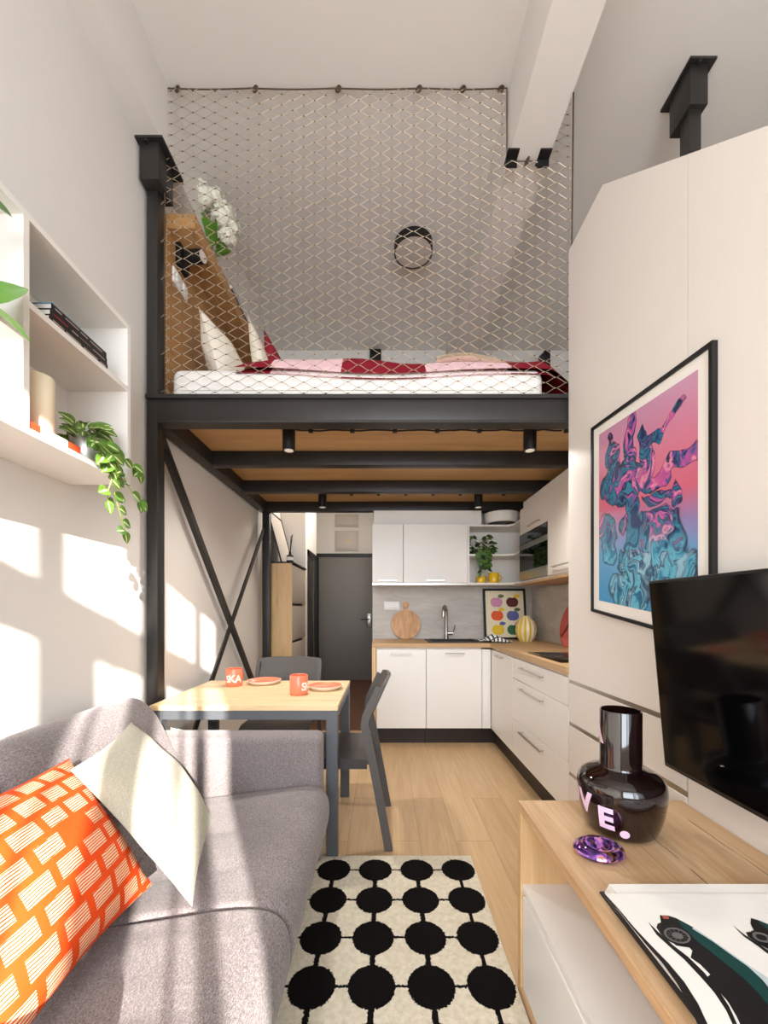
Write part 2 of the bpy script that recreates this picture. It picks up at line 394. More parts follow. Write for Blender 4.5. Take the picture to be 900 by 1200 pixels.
def thing(name, label, cat, loc=(0,0,0), group=None, local=False):
    o = bpy.data.objects.new(name, None); C.objects.link(o); o.empty_display_size = .05
    o.location = loc; o['label'] = label; o['category'] = cat
    if group: o['group'] = group
    OFF[o.as_pointer()] = Vector() if local else Vector(loc)
    return o
def solid(name, mb, mats, label, cat, group=None, angle=40, keep=False):
    xs = [v.x for v in mb.v]; ys = [v.y for v in mb.v]; zs = [v.z for v in mb.v]
    c = Vector() if keep else Vector(((min(xs)+max(xs))/2, (min(ys)+max(ys))/2, min(zs)))
    mb.v = [v-c for v in mb.v]
    o = mb.build(name, mats, None, angle); o.location = c
    o['label'] = label; o['category'] = cat
    if group: o['group'] = group
    return o
def struct(name, mb, mats, parent=None, angle=40):
    o = mb.build(name, mats, parent, angle)
    if not parent: o['kind'] = 'structure'
    return o
def dup(root, loc, rotz=0, label=None):
    r = root.copy(); C.objects.link(r); r.location = loc; r.rotation_euler = (0, 0, rotz)
    if label: r['label'] = label
    for ch in list(root.children):
        c = ch.copy(); C.objects.link(c); c.parent = r
        for gch in ch.children:
            d = gch.copy(); C.objects.link(d); d.parent = c
    return r
def text_geo(body, size, bold=.012):
    cu = bpy.data.curves.new('lettering_curve', 'FONT'); cu.body = body; cu.size = size; cu.offset = bold*size; cu.resolution_u = 4
    ob = bpy.data.objects.new('lettering_tmp', cu); C.objects.link(ob)
    bpy.context.view_layer.update()
    me = bpy.data.meshes.new_from_object(ob)
    bm = bmesh.new(); bm.from_mesh(me); bmesh.ops.triangulate(bm, faces=bm.faces)
    for _ in range(2):
        es = [e for e in bm.edges if e.calc_length() > size*.16]
        if es: bmesh.ops.subdivide_edges(bm, edges=es, cuts=1)
        bmesh.ops.triangulate(bm, faces=bm.faces)
    bm.verts.index_update()
    vs = [v.co.copy() for v in bm.verts]; fs = [tuple(v.index for v in f.verts) for f in bm.faces]
    bm.free(); bpy.data.objects.remove(ob); bpy.data.meshes.remove(me); bpy.data.curves.remove(cu)
    return vs, fs
B = lambda *a, **k: MB().box(*a, **k)

# ------------------------------------------------------------------ the room
XL, XR, YF, YK, YB, ZC = -1.26, 2.2, -2.5, 4.2, 4.27, 3.985
struct('floor', B(XL-.1, XR+.1, YF-.1, 4.07, -.1, 0), 'floor')
struct('floor_hall', B(XL-.1, 0, 4.07, 7.15, -.1, 0), 'halltile')
struct('ceiling', B(XL-.1, XR+.1, YF-.1, YB+.13, ZC, ZC+.1), 'ceiling')
struct('wall_left', B(XL-.1, XL, YF-.1, 7.15, 0, ZC), 'plaster')
struct('wall_right', B(XR, XR+.1, YF-.1, YB+.13, 0, ZC), 'plaster')
struct('wall_back', MB().box(-.12, XR, YK, YK+.2, 0, 2.5).box(XL, XR, YB, YB+.13, 2.45, ZC), 'plaster')
struct('wall_hall_right', B(-.12, 0, YK+.2, 7.05, 0, 2.95), 'plaster')
struct('wall_hall_end', B(XL, 0, 7.05, 7.15, 0, 2.95), 'plaster')
struct('ceiling_hall', B(XL, 0, YB+.13, 7.15, 2.95, 3.05), 'ceiling')
struct('wall_hall_left', B(XL, -.96, 4.9, 5.70, 0, 2.95), 'plaster')
struct('trim_1', B(XL, -1.14, YF, YB, 3.62, ZC), 'plaster')
struct('trim_2', B(.657, .868, YF, YB, 3.6, ZC), 'plaster')
struct('trim_3', MB().box(1.545, XR, 2.1, YK, 0, 1.44).box(1.682, XR, 2.1, YK, 1.44, 2.2), 'concrete')
# window wall behind the camera
WX0, WX1, WZ0, WZ1 = -1.0, 1.47, .80, 3.33
struct('wall_front', MB().box(XL, WX0, YF-.1, YF, 0, ZC).box(WX1, XR, YF-.1, YF, 0, ZC).box(WX0, WX1, YF-.1, YF, 0, WZ0).box(WX0, WX1, YF-.1, YF, WZ1, ZC), 'plaster')
wf = MB()
for x0, x1 in ((WX0, WX0+.05), (WX1-.05, WX1), (.655, .70)): wf.box(x0, x1, YF-.08, YF-.02, WZ0, WZ1)
for z0, z1 in ((WZ0, WZ0+.06), (WZ1-.05, WZ1), (2.686, 2.89)): wf.box(WX0, WX1, YF-.08, YF-.02, z0, z1)
wf.box(.655, .785, YF-.06, YF-.03, WZ0, 2.69)
win = struct('window_1', wf, 'white')
cs = MB()
for x0, x1 in ((.785, .80), (.895, 1.005), (1.105, 1.12), (1.17, 1.225), (1.325, 1.36)):
    cs.grid(lambda u, v: Vector((x0+(x1-x0)*u, YF+.05+.012*math.sin(u*9), WZ0+.02+2.46*v)), 6, 1)
struct('curtain', cs, 'sheer', win)

# hall door, side door and fuse boxes
DX0, DX1, DY = -1.14, -.2, 7.05
df = MB()
df.box(DX0-.06, DX0, DY-.05, DY, 0, 2.21).box(DX1, DX1+.06, DY-.05, DY, 0, 2.21).box(DX0, DX1, DY-.05, DY, 2.15, 2.21)
d1 = struct('door_1', df, 'black')
dl = MB().box(DX0, DX1, DY-.03, DY, .0, 2.15, b=.004).build('door_leaf', 'greydoor', d1)
MB().box(-.30, -.22, DY-.05, DY-.03, .92, 1.16, b=.004).build('lock_plate', 'chrome', d1)
MB().cyl((-.26, DY-.05, 1.06), (-.26, DY-.09, 1.06), .012).cyl((-.26, DY-.09, 1.06), (-.40, DY-.09, 1.06), .011).build('door_handle', 'black', d1)
df = MB()
df.box(-.975, -.945, 5.02, 5.09, 0, 1.98).box(-.975, -.945, 5.58, 5.65, 0, 1.98).box(-.975, -.945, 5.02, 5.65, 1.91, 1.98)
d2 = struct('door_2', df, 'black')
MB().box(-.962, -.952, 5.09, 5.58, 0, 1.91).build('door_panel', 'gapdark', d2)
MB().box(-.952, -.946, 5.36, 5.42, .05, 1.88).build('glass_strip', 'mirror', d2)
for nm, z0, z1, lab in (('fuse_box', 2.26, 2.61, 'square grey fuse box with yellow warning sticker above the hall door'), ('fuse_box', 2.68, 2.9, 'grey fuse box just under the hall ceiling, above the stickered one')):
    t = thing(nm, lab, 'fuse box', (-.65, 7.04, z0), 'fuse boxes above the hall door')
    MB().box(-.86, -.45, 7.02, 7.05, z0, z1, b=.004).build('box_frame', 'fusebox', t)
    MB().box(-.835, -.475, 7.005, 7.02, z0+.025, z1-.025, b=.004).build('box_cover', 'fusebox', t)
    if z0 < 2.5:
        a = MB().add([(-.675, 7.003, z0+.15), (-.615, 7.003, z0+.15), (-.645, 7.003, z0+.2)], [(0, 1, 2)])
        a.build('warning_sticker', 'sticker', t)

# ------------------------------------------------------------------ loft
ZB, ZD = 2.203, 2.30
loft = thing('loft_frame', 'black steel loft frame with cross braces and plywood deck carrying the bed', 'loft frame', (-1.21, 2.13, 0))
def post(x0, x1, y0, y1, z0, z1, nm='post'): return MB().box(x0, x1, y0, y1, z0, z1, b=.004).build(nm, 'steel_black', loft)
post(-1.244, -1.186, 2.10, 2.17, 0, 3.42)
post(-1.212, -1.14, 3.99, 4.06, 0, ZB)
post(1.555, 1.615, 2.04, 2.11, 0, 3.77)
for x0, x1, y0, y1, z0, z1 in ((-1.248, -1.15, 2.045, 2.19, 3.42, 3.608), (1.543, 1.633, 2.02, 2.17, 3.77, 3.973)):
    b = MB().box(x0, x1, y0, y1, z0, z1, b=.003)
    b.box(x0-.014, x1+.03, y0-.02, y1+.05, z1, z1+.012)
    for yy in (y0-.008, y1+.035): b.cyl((x0+.04, yy, z1-.012), (x0+.04, yy, z1), .011, n=6)
    b.build('post_bracket', 'steel_black', loft)
fb = MB().box(-1.244, 2.19, 2.10, 2.16, ZB+.012, 2.346, b=.004).box(-1.19, 2.19, 2.10, 2.18, ZB, ZB+.012).box(-1.244, 2.19, 2.088, 2.10, 2.325, 2.346)
fb.build('front_beam', 'steel_black', loft)
for yb in (2.715, 3.33, 3.985): MB().box(-1.18, 2.12, yb, yb+.072, ZB, ZD, b=.004).build('joist', 'steel_black', loft)
MB().box(-1.244, -1.165, 2.17, 4.06, ZB, ZD, b=.004).build('side_beam', 'steel_black', loft)
MB().box(2.12, 2.195, 2.17, 4.06, ZB, ZD, b=.004).build('side_beam', 'steel_black', loft)
MB().box(-1.244, 2.195, 2.16, 4.19, ZD, 2.345).build('deck', 'ply', loft)
MB().bar((-1.205, 2.165, 2.15), (-1.205, 3.995, .23), .046, .03, (1, 0, 0)).build('brace', 'steel_black', loft)
MB().bar((-1.185, 3.995, 2.06), (-1.185, 2.165, .10), .046, .012, (1, 0, 0)).build('brace', 'steel_black', loft)

# spotlights under the loft, with a cable and clips along the deck
spots = [(-.562, 2.37, 'black ceiling spotlight under the loft front, over the table side'), (.862, 2.37, 'black ceiling spotlight under the loft front, beside the tall panel'),
         (-.564, 3.68, 'black ceiling spotlight near the back joist, toward the hall'), (.865, 3.68, 'black ceiling spotlight near the back joist, above the kitchen cabinets')]
t0 = thing('spotlight', spots[0][2], 'spotlight', (0, 0, 0), 'spotlights under the loft deck', local=True)
MB().cyl((0, 0, -.137), (0, 0, 0), .0375, n=28).build('lamp_housing', 'black', t0)
MB().cyl((0, 0, -.1385), (0, 0, -.137), .026, n=24).build('lamp_lens', 'lens', t0)
for i, (x, y, lab) in enumerate(spots):
    if i == 0: t0.location = (x, y, ZD)
    else: dup(t0, (x, y, ZD), 0, lab)
cb = thing('lamp_cable', 'black lamp cable clipped along the plywood between the front spotlights', 'cable', (.16, 2.37, ZD-.02))
pts = [(-.525+i*.035, 2.37+.003*math.sin(i*1.9), ZD-.014-.006*abs(math.sin(i*.45))) for i in range(int(1.62/.035))]
MB().tube(pts, .0048, 6).build('cable', 'black', cb)
for x in (-.433, -.187, .064, .315, .565, 1.08): MB().box(x-.014, x+.014, 2.355, 2.385, ZD-.03, ZD, b=.004).build('cable_clip', 'black', cb)
cb = thing('lamp_cable', 'dark lamp cable clipped along the plywood beside the back joist', 'cable', (.16, 3.6, ZD-.02))
MB().tube([(-.53+i*.04, 3.68, ZD-.012) for i in range(48)], .0045, 6).build('cable', 'black', cb)
for x in (-.3, -.05, .2, .45, .7, 1.1): MB().box(x-.014, x+.014, 3.666, 3.694, ZD-.028, ZD, b=.004).build('cable_clip', 'black', cb)

# safety net
NX0, NX1, NY = -1.150, .985, 2.115
def ntop(x): return 3.972 if x < .648 else (3.588 if x < .870 else 3.955)
net = thing('safety_net', 'steel wire mesh safety net stretched between loft beam and ceiling', 'net', (0, NY, 2.35))
nb = MB(); kb = MB()
W, hh = .116, .0567
k = 0; z = 2.352
while z < 3.975:
    run = []
    n = int((NX1-NX0)/W*8)
    def flush():
        if len(run) > 1: nb.tube(run, .0014, 4, caps=False)
    for i in range(n+1):
        x = NX0+(NX1-NX0)*i/n
        ph = 2*PI*(x-NX0)/W + k*PI
        zz = z + hh/4*max(-1, min(1, 1.35*math.asin(math.sin(ph))/(PI/2)))
        sag = .012*math.sin(PI*(x-NX0)/(NX1-NX0))*math.sin((zz-2.35)*3)
        yy = NY + .006*math.sin(x*5+zz*4)
        if zz+sag < ntop(x)-.002: run.append((x, yy, zz+sag))
        else: flush(); run = []
        if i % 8 == (2 if k % 2 == 0 else 6) and zz+hh/4 < ntop(x): kb.cyl((x-.005, yy, zz+sag), (x+.005, yy, zz+sag), .0026, n=6)
    flush()
    k += 1; z += hh/2
nb.build('mesh_wire', 'wire', net); kb.build('wire_knots', 'wire_dark', net)
edge = [(NX0, NY, 2.35), (NX0-.01, NY, 2.9), (NX0, NY, 3.97)]
rim = MB().tube([(NX0-.008*math.sin(PI*i/30), NY, 2.35+1.622*i/30) for i in range(31)], .0035, 6)
rim.tube([(NX0+(.648-NX0)*i/40, NY, 3.972-.006*abs(math.sin(i*PI/10))) for i in range(41)]+[(.648, NY, 3.588)]+[(.87, NY, 3.588)], .0035, 6)
rim.tube([(NX1-.0, NY, 2.35), (NX1+.004, NY, 3.0), (NX1+.014, NY, 3.95)], .004, 6)
rim.tube([(NX0, NY, 2.352), (NX1, NY, 2.352)], .0035, 6)
rim.build('edge_cable', 'wire_dark', net)
def ring(mb, c, r, t, nrm=(0, 1, 0), mi=0):
    c = Vector(c); nrm = Vector(nrm).normalized(); a = nrm.orthogonal().normalized(); b = nrm.cross(a)
    mb.tube([c+(a*math.cos(2*PI*i/16)+b*math.sin(2*PI*i/16))*r for i in range(16)], t, 6, mi, closed=True)
for px in (206, 298, 396, 491, 543, 588):
    x = (px-450)*2.1/470
    e = MB(); ring(e, (x, NY, 3.968), .014, .005, (.4, 1, 0)); e.cyl((x, NY, 3.975), (x, NY, ZC), .005, n=8)
    e.build('eye_hook', 'wire_dark', net)
e = MB(); ring(e, (.755, NY, 3.588), .014, .005, (1, .4, 0)); e.cyl((.755, NY, 3.59), (.755, NY, 3.60), .005, n=8); e.build('eye_hook', 'wire_dark', net)
for x in (.640, .808):
    MB().box(x, x+.06, NY-.05, NY+.03, 3.592, 3.6).box(x, x+.06, NY-.004, NY+.004, 3.555, 3.592).build('corner_bracket', 'black', net)
for z in [2.38+.2*i for i in range(8)]:
    kb2 = MB().cyl((-1.186, NY+.02, z), (NX0-.004, NY, z), .003, n=6); kb2.build('wire_tie', 'wire', net)

# bed on the loft
def pillow(corners, th, n=18, pinch=.08, bias=.5, wr=0.0, seed=1):
    c = [Vector(p) for p in corners]                       # order: u0v0, u1v0, u1v1, u0v1
    nrm = ((c[1]-c[0]).cross(c[3]-c[0])).normalized()
    rnd = random.Random(seed); ph = [rnd.uniform(0, 6) for _ in range(6)]
    cen = sum(c, Vector())/4
    mb = MB()
    def fn(sg):
        def q(u, v):
            p = c[0]*(1-u)*(1-v)+c[1]*u*(1-v)+c[2]*u*v+c[3]*(1-u)*v
            pu = 1-pinch*math.sin(PI*u)*abs(2*v-1)**3; pv = 1-pinch*math.sin(PI*v)*abs(2*u-1)**3
            p = cen+(p-cen)*min(pu, pv)
            b = (max(0, math.sin(PI*u))*max(0, math.sin(PI*v)))**.55
            w_ = wr*(math.sin(9*u+ph[0]+4*v)*math.sin(7*v+ph[1])+.6*math.sin(17*u-9*v+ph[2]))*b
            return p+nrm*sg*(th*(bias if sg > 0 else 1-bias)*b)+nrm*w_
        return q
    mb.grid(fn(1), n, n); mb.grid(fn(-1), n, n, flip=True)
    return mb
bed = thing('mattress', 'white mattress lying on the loft deck behind the wire net', 'mattress', (-.15, 2.9, 2.346))
b = MB(); b.box(-1.147, .861, 2.15, 3.75, 2.346, 2.525, b=.05, seg=5); b.build('mattress_body', 'mattress', bed)
pp = MB(); pp.tube([(-1.09, 2.149, 2.40), (.80, 2.149, 2.40)], .004, 6); pp.build('piping', 'mattress', bed)
# bed cover: undulating sheet
def cover(u, v):
    x0 = -.80+.26*min(1, v*3.5); x = x0+(1.06-x0)*u; y = 2.128+1.4*v
    t = min(1, v/.16); z = 2.50+.15*math.sin(t*PI/2)
    z += (.014*math.sin(7*u+3*v)+.010*math.sin(19*u+1.3+5*v)+.03*math.sin(PI*min(1, v*1.6))*(.5+.5*math.sin(5*u)))*t + (.012*math.sin(9*u+1)-.012*math.sin(PI*u))*(1-t)
    if u > .90: z -= ((u-.9)/.1)**1.5*(.13+.12*t); x -= .02*((u-.9)/.1)
    if u < .09: z -= .03*((.09-u)/.09)**1.5*t
    return Vector((x, y, z))
cv = MB(); cv.grid(cover, 90, 40); cv.grid(lambda u, v: cover(u, v)+Vector((0, .012, -.024)), 90, 40, flip=True)
solid('bed_cover', cv, 'patch', 'crumpled crimson and pink patchwork cover spread on the white mattress', 'bed cover', keep=True)
b = MB(); b.grid(lambda u, v: Vector((.30+.55*u, 2.26+.5*v, 2.652+.02*math.sin(6*u)+.012*math.sin(5*v)-.05*(u-.3)**2)), 24, 12); b.grid(lambda u, v: Vector((.30+.55*u, 2.26+.5*v, 2.634+.02*math.sin(6*u)+.012*math.sin(5*v)-.05*(u-.3)**2)), 24, 12, flip=True)
solid('throw_blanket', b, 'creamcot', 'thin cream throw folded on top of the patchwork bed cover', 'blanket')
solid('bed_pillow', pillow([(-.93, 2.28, 2.53), (-.93, 2.78, 2.53), (-1.06, 2.78, 2.96), (-1.075, 2.32, 2.98)], .2, seed=3, wr=.006), 'pillow', 'large cream pillow standing against the headboard next to the net', 'pillow', 'pillows on the loft bed')
solid('bed_pillow', pillow([(-.73, 2.45, 2.53), (-.73, 2.9, 2.53), (-.87, 2.9, 3.0), (-.845, 2.48, 3.06)], .12, seed=5), 'creamcot', 'slim cream pillow upright behind the large pillow on the loft bed', 'pillow', 'pillows on the loft bed')
solid('bed_pillow', pillow([(-.64, 2.55, 2.53), (-.64, 2.95, 2.53), (-.80, 2.95, 3.0), (-.775, 2.58, 3.04)], .14, seed=6), 'crimson', 'crimson pillow farthest along the headboard of the loft bed', 'pillow', 'pillows on the loft bed')
# headboard with ledge
hb = thing('headboard', 'oak panel headboard with a ledge along the loft wall', 'headboard', (-1.23, 3.1, 2.346))
MB().box(-1.258, -1.185, 2.19, 4.18, 2.346, 3.31).build('back_panel', 'oak_head', hb)
MB().box(-1.258, -1.034, 2.195, 4.18, 3.31, 3.39, b=.003).build('ledge', 'oak_head', hb)
sw = thing('switch_plate', 'white double switch plate on the headboard below the black lamp', 'switch', (-1.18, 2.32, 3.1))
MB().box(-1.185, -1.172, 2.24, 2.40, 3.06, 3.145, b=.004).build('plate', 'plugwhite', sw)
for y in (2.262, 2.338): MB().box(-1.172, -1.166, y, y+.045, 3.078, 3.127, b=.002).build('rocker', 'plugwhite', sw)
rl = thing('reading_lamp', 'black wall reading lamp on the oak headboard near the net', 'lamp', (-1.185, 2.33, 3.27), 'reading lamps by the loft bed', local=True)
MB().box(0, .03, -.055, .055, -.08, .08, b=.006).build('lamp_base', 'black', rl)
MB().cyl((.03, 0, .0), (.10, -.0, .0), .012, n=12).build('lamp_arm', 'black', rl)
MB().cyl((.05, 0, .0), (.135, -.01, -.005), .036, n=24).build('lamp_head', 'black', rl)
MB().cyl((.135, -.01, -.005), (.139, -.011, -.005), .032, n=24).build('lamp_lens', 'diffuser', rl)
wl = thing('wall_lamp', 'tall black wall lamp past the far end of the bed covers', 'lamp', (1.72, 4.24, 3.86))
MB().box(1.69, 1.76, 4.235, 4.269, 3.72, 3.965, b=.006).build('lamp_base', 'black', wl)
MB().cyl((1.70, 4.20, 3.80), (1.635, 4.19, 3.88), .034, n=24).cyl((1.70, 4.20, 3.82), (1.71, 4.24, 3.82), .012, n=12).build('lamp_head', 'black', wl)
solid('wall_box', MB().box(-.15, -.03, 4.21, 4.27, 3.83, 3.965, b=.004), 'black', 'small black box fixed high on the wall beyond the patchwork cover', 'box')
# flowers on the ledge
fl = thing('flower_vase', 'vase of white hydrangeas standing on the headboard ledge', 'vase of flowers', (-1.14, 2.62, 3.39))
MB().lathe([(.0, 0), (.04, 0), (.048, .05), (.03, .13), (.034, .15)], (-1.14, 2.62, 3.39), 20).build('vase', 'cream_glaze', fl)
heads = [(-1.15, 2.52, 3.85), (-1.08, 2.55, 3.84), (-1.03, 2.60, 3.79), (-1.0, 2.62, 3.71), (-1.02, 2.60, 3.64), (-1.12, 2.50, 3.79), (-1.04, 2.56, 3.73)]
st = MB()
for hx in heads: st.tube([(-1.14, 2.62, 3.52), ((hx[0]-1.16)/2, (hx[1]+2.62)/2, hx[2]-.12), hx], .004, 6)
st.build('stems', 'stem', fl)
rnd = random.Random(4)
for hx in heads:
    pb = MB(); r = .062
    for i in range(46):
        d = Vector((rnd.gauss(0, 1), rnd.gauss(0, 1), rnd.gauss(0, 1))).normalized(); c = Vector(hx)+d*r*rnd.uniform(.8, 1.05)
        a = d.orthogonal().normalized(); bb = d.cross(a); s_ = .016
        for q in range(4):
            t = q*PI/2+rnd.uniform(0, .5); e1 = a*math.cos(t)+bb*math.sin(t); e2 = d.cross(e1)
            pb.add([c, c+e1*s_*.6+e2*s_*.5, c+e1*s_*1.2+d*.004, c+e1*s_*.6-e2*s_*.5], [(0, 1, 2, 3)])
    pb.ball(hx, .05, 6)
    pb.build('flower_head', 'petal', fl, recalc=False)

def leaf(mb, base, d, n, L, Wd, fold=.25, droop=.15, mi=0, stripe=None, heart=False):
    base = Vector(base); d = Vector(d).normalized(); n = Vector(n); n = (n-d*n.dot(d)); n = n.normalized() if n.length > 1e-4 else d.orthogonal().normalized(); s_ = d.cross(n)
    NU = 8; cols = (-1, -.5, -.16, .16, .5, 1)
    vs = []
    for i in range(NU+1):
        t = i/NU
        w = Wd*.5*(math.sin(PI*t**.72)**.8 if not heart else math.sin(PI*min(1, (t*.93+.07))**.62)**.75) if 0 < t < 1 else 0.0
        for c in cols:
            vs.append(base+d*(L*t-(0.1*L*abs(c) if heart and t < .3 else 0))+s_*w*c+n*(fold*w*abs(c)-droop*L*t*t))
    k_ = len(cols)
    for i in range(NU):
        for j in range(k_-1):
            mm = stripe if (stripe is not None and (j == 2 and .1 < i/NU < .8)) else mi
            mb.f.append(tuple(len(mb.v)+x for x in (i*k_+j, i*k_+j+1, (i+1)*k_+j+1, (i+1)*k_+j))); mb.mi.append(mm)
    mb.v += vs
lf = MB()
for i in range(12):
    a = rnd.uniform(0, 2*PI)
    leaf(lf, (-1.10+.02*math.cos(a), 2.58+.02*math.sin(a), 3.50+rnd.uniform(0, .14)), (math.cos(a)*.8+.5, math.sin(a)*.5-.2, .5), (0, 0, 1), .10, .05)
lf.build('foliage', 'leaf_g', fl, recalc=False)
for lab, col, z0, y0, y1 in (('dark book lying on the headboard ledge under a pale one', 'bookblack', 3.39, 2.74, 3.06), ('pale silver book lying on a dark one on the headboard ledge', 'pagegrey', 3.422, 2.75, 2.98)):
    t = thing('ledge_book', lab, 'book', (-1.12, 2.9, z0), 'books on the headboard ledge')
    MB().box(-1.20, -1.04, y0, y1, z0, z0+.003).box(-1.20, -1.04, y0, y1, z0+.027, z0+.030).box(-1.046, -1.04, y0, y1, z0, z0+.03).build('book_cover', col, t)
    MB().box(-1.195, -1.046, y0+.004, y1-.004, z0+.003, z0+.027).build('pages', 'paper', t)
# round ceiling lamp
cl = thing('ceiling_lamp', 'round black-rimmed ceiling lamp with opal diffuser above the bed', 'ceiling lamp', (.222, 3.03, 3.915))
MB().lathe([(.1355, .004), (.1355, 0), (.145, 0), (.145, .067), (.0, .067)], (.222, 3.03, 3.918), 48).build('lamp_rim', 'black', cl)
MB().lathe([(0, .002), (.13, .002), (.1355, .003), (.1355, .02)], (.222, 3.03, 3.918), 48).build('diffuser', 'diffuser', cl)

# ------------------------------------------------------------------ kitchen
def handle(parent, p0, p1, out, nm='handle'):
    """bar handle from p0 to p1 standing off by vector out"""
    p0, p1, out = Vector(p0), Vector(p1), Vector(out); d = (p1-p0).normalized()
    b = MB(); side = out.normalized()
    b.bar(p0+out, p1+out, .010, .008, side)
    for p in (p0+d*.008, p1-d*.008): b.cyl(p, p+out, .0045, n=8)
    b.build(nm, 'chrome', parent)
KF, KX = 3.62, .965
def base_unit(name, label, x0, x1, hx0=None, hx1=None):
    t = thing(name, label, 'cabinet', ((x0+x1)/2, KF+.3, 0), 'kitchen base cabinets')
    MB().box(x0, x1, KF+.02, YK-.02, .15, .88).build('body', 'white', t)
    MB().box(x0, x1, KF+.07, KF+.085, 0, .15).build('plinth', 'plinth', t)
    d = MB().box(x0+.002, x1-.002, KF, KF+.019, .153, .866, b=.0015, seg=1).build('door', 'white', t)
    if hx0: handle(d, (hx0, KF, .832), (hx1, KF, .832), (0, -.024, 0))
    return t
base_unit('base_cabinet', 'white base cabinet door next to the oak end panel', -.069, .381, .06, .25)
base_unit('base_cabinet', 'white base cabinet under the black sink', .383, .885, .55, .725)
t = thing('corner_filler', 'narrow white filler strip in the corner of the base cabinets', 'filler panel', (.92, KF, 0))
MB().box(.887, .965, KF, KF+.019, .153, .866).build('strip', 'white', t)
MB().box(.887, 1.02, KF+.07, KF+.085, 0, .15).build('plinth', 'plinth', t)
solid('end_panel', MB().box(-.108, -.072, 3.60, YK-.01, 0, .883, b=.001), 'oak_v', 'upright oak end panel of the kitchen beside the hall', 'end panel')
t = thing('base_cabinet', 'narrow white base cabinet between the corner and the drawers', 'cabinet', (KX+.3, 3.3, 0), 'kitchen base cabinets')
MB().box(KX+.02, 1.54, 3.02, 3.60, .15, .88).build('body', 'white', t)
MB().box(KX+.05, KX+.065, 3.02, 3.69, 0, .15).build('plinth', 'plinth', t)
d = MB().box(KX, KX+.019, 3.02, 3.60, .153, .866, b=.0015, seg=1).build('door', 'white', t)
handle(d, (KX, 3.24, .832), (KX, 3.42, .832), (-.024, 0, 0))
t = thing('drawer_cabinet', 'white kitchen cabinet with three handled drawers under the hob', 'drawer cabinet', (KX+.3, 2.55, 0))
MB().box(KX+.02, 1.54, 2.095, 3.016, .15, .88).build('body', 'white', t)
MB().box(KX+.05, KX+.065, 2.095, 3.016, 0, .15).build('plinth', 'plinth', t)
for z0, z1, zh in ((.716, .866, .815), (.4165, .713, .668), (.153, .4135, .368)):
    d = MB().box(KX, KX+.019, 2.097, 3.014, z0, z1, b=.0015, seg=1).build('drawer', 'white', t)
    handle(d, (KX, 2.42, zh), (KX, 2.80, zh), (-.026, 0, 0))
wt = MB()
SX0, SX1, SY0, SY1 = .44, .88, 3.70, 4.06
for x0, x1, y0, y1 in ((-.108, SX0, 3.60, 4.19), (SX0, SX1, 3.60, SY0), (SX0, SX1, SY1, 4.19), (SX1, 1.545, 3.60, 4.19)): wt.box(x0, x1, y0, y1, .883, .921)
wt.box(.953, 1.545, 2.095, 3.60, .883, .921, mi=1)
solid('worktop', wt, ['oak_work', 'oak_worky'], 'oak kitchen worktop turning the corner over white cabinets', 'worktop')
struct('wall_splashback', MB().box(-.118, 1.545, 4.19, YK, .921, 1.462), 'concrete')
sk = thing('sink', 'black square-edged sink set into the oak worktop', 'sink', (.66, 3.88, .921))
b = MB()
for x0, x1, y0, y1 in ((.41, .45, 3.68, 4.08), (.87, .91, 3.68, 4.08), (.45, .87, 3.68, 3.72), (.45, .87, 4.03, 4.08)): b.box(x0, x1, y0, y1, .921, .929)
b.build('rim', 'blackcomp', sk)
b = MB()
for x0, x1, y0, y1 in ((.445, .452, 3.705, 4.055), (.868, .875, 3.705, 4.055), (.452, .868, 3.705, 3.712), (.452, .868, 4.048, 4.055)): b.box(x0, x1, y0, y1, .885, .926)
b.box(.445, .875, 3.705, 4.055, .884, .887)
b.build('basin', 'blackcomp', sk)
fc = thing('faucet', 'brushed steel swan-neck faucet behind the sink', 'faucet', (.637, 4.10, .921))
MB().cyl((.637, 4.10, .921), (.637, 4.10, .935), .027, n=24).build('base', 'chrome', fc)
pts = [(.637, 4.10, .93), (.637, 4.10, 1.19)]+[(.637-.028*(1-math.cos(a)), 4.10-.085*(1-math.cos(a)), 1.19+.07*math.sin(a)) for a in [PI*i/10 for i in range(1, 10)]]+[(.583, 3.935, 1.17), (.583, 3.935, 1.15)]
MB().tube(pts, .0155, 14).build('spout', 'chrome', fc)
MB().cyl((.637, 4.10, .93), (.637, 4.10, 1.02), .021, n=20).build('body', 'chrome', fc)
b = MB().cyl((.65, 4.10, .985), (.705, 4.095, .985), .017, n=16); b.tube([(.70, 4.095, .985), (.715, 4.085, 1.02), (.72, 4.07, 1.07)], .006, 8); b.build('lever', 'chrome', fc)
# round cutting board, leaning on the splashback
cbm = Matrix.Translation((.226, 4.125, .923)) @ Matrix.Rotation(math.radians(-9), 4, 'X')
ct = thing('cutting_board', 'round wooden cutting board leaning on the concrete splashback', 'cutting board', (.226, 4.12, .921))
b = MB().cyl((0, .0, .152), (0, .022, .152), .152, n=48); b.v = [cbm @ v for v in b.v]; b.build('board', 'board', ct)
b = MB(); b.prism([(-.026, .28), (.026, .28), (.022, .325), (.02, .33), (-.02, .33), (-.022, .325)], 'Y', .001, .021); b.cyl((0, .001, .355), (0, .021, .355), .036, n=24); b.v = [cbm @ v for v in b.v]; b.build('handle', 'board', ct)
ot = thing('wall_socket', 'white triple wall socket on the splashback above the cutting board', 'wall socket', (.08, 4.185, 1.22))
MB().box(.0, .165, 4.18, 4.19, 1.222, 1.31, b=.003).build('plate', 'plugwhite', ot)
for x in (.028, .0825, .137): MB().cyl((x, 4.178, 1.266), (x, 4.181, 1.266), .021, n=20).cyl((x-.007, 4.177, 1.266), (x-.007, 4.179, 1.266), .003, n=6).cyl((x+.007, 4.177, 1.266), (x+.007, 4.179, 1.266), .003, n=6).build('socket', 'plugwhite', ot)
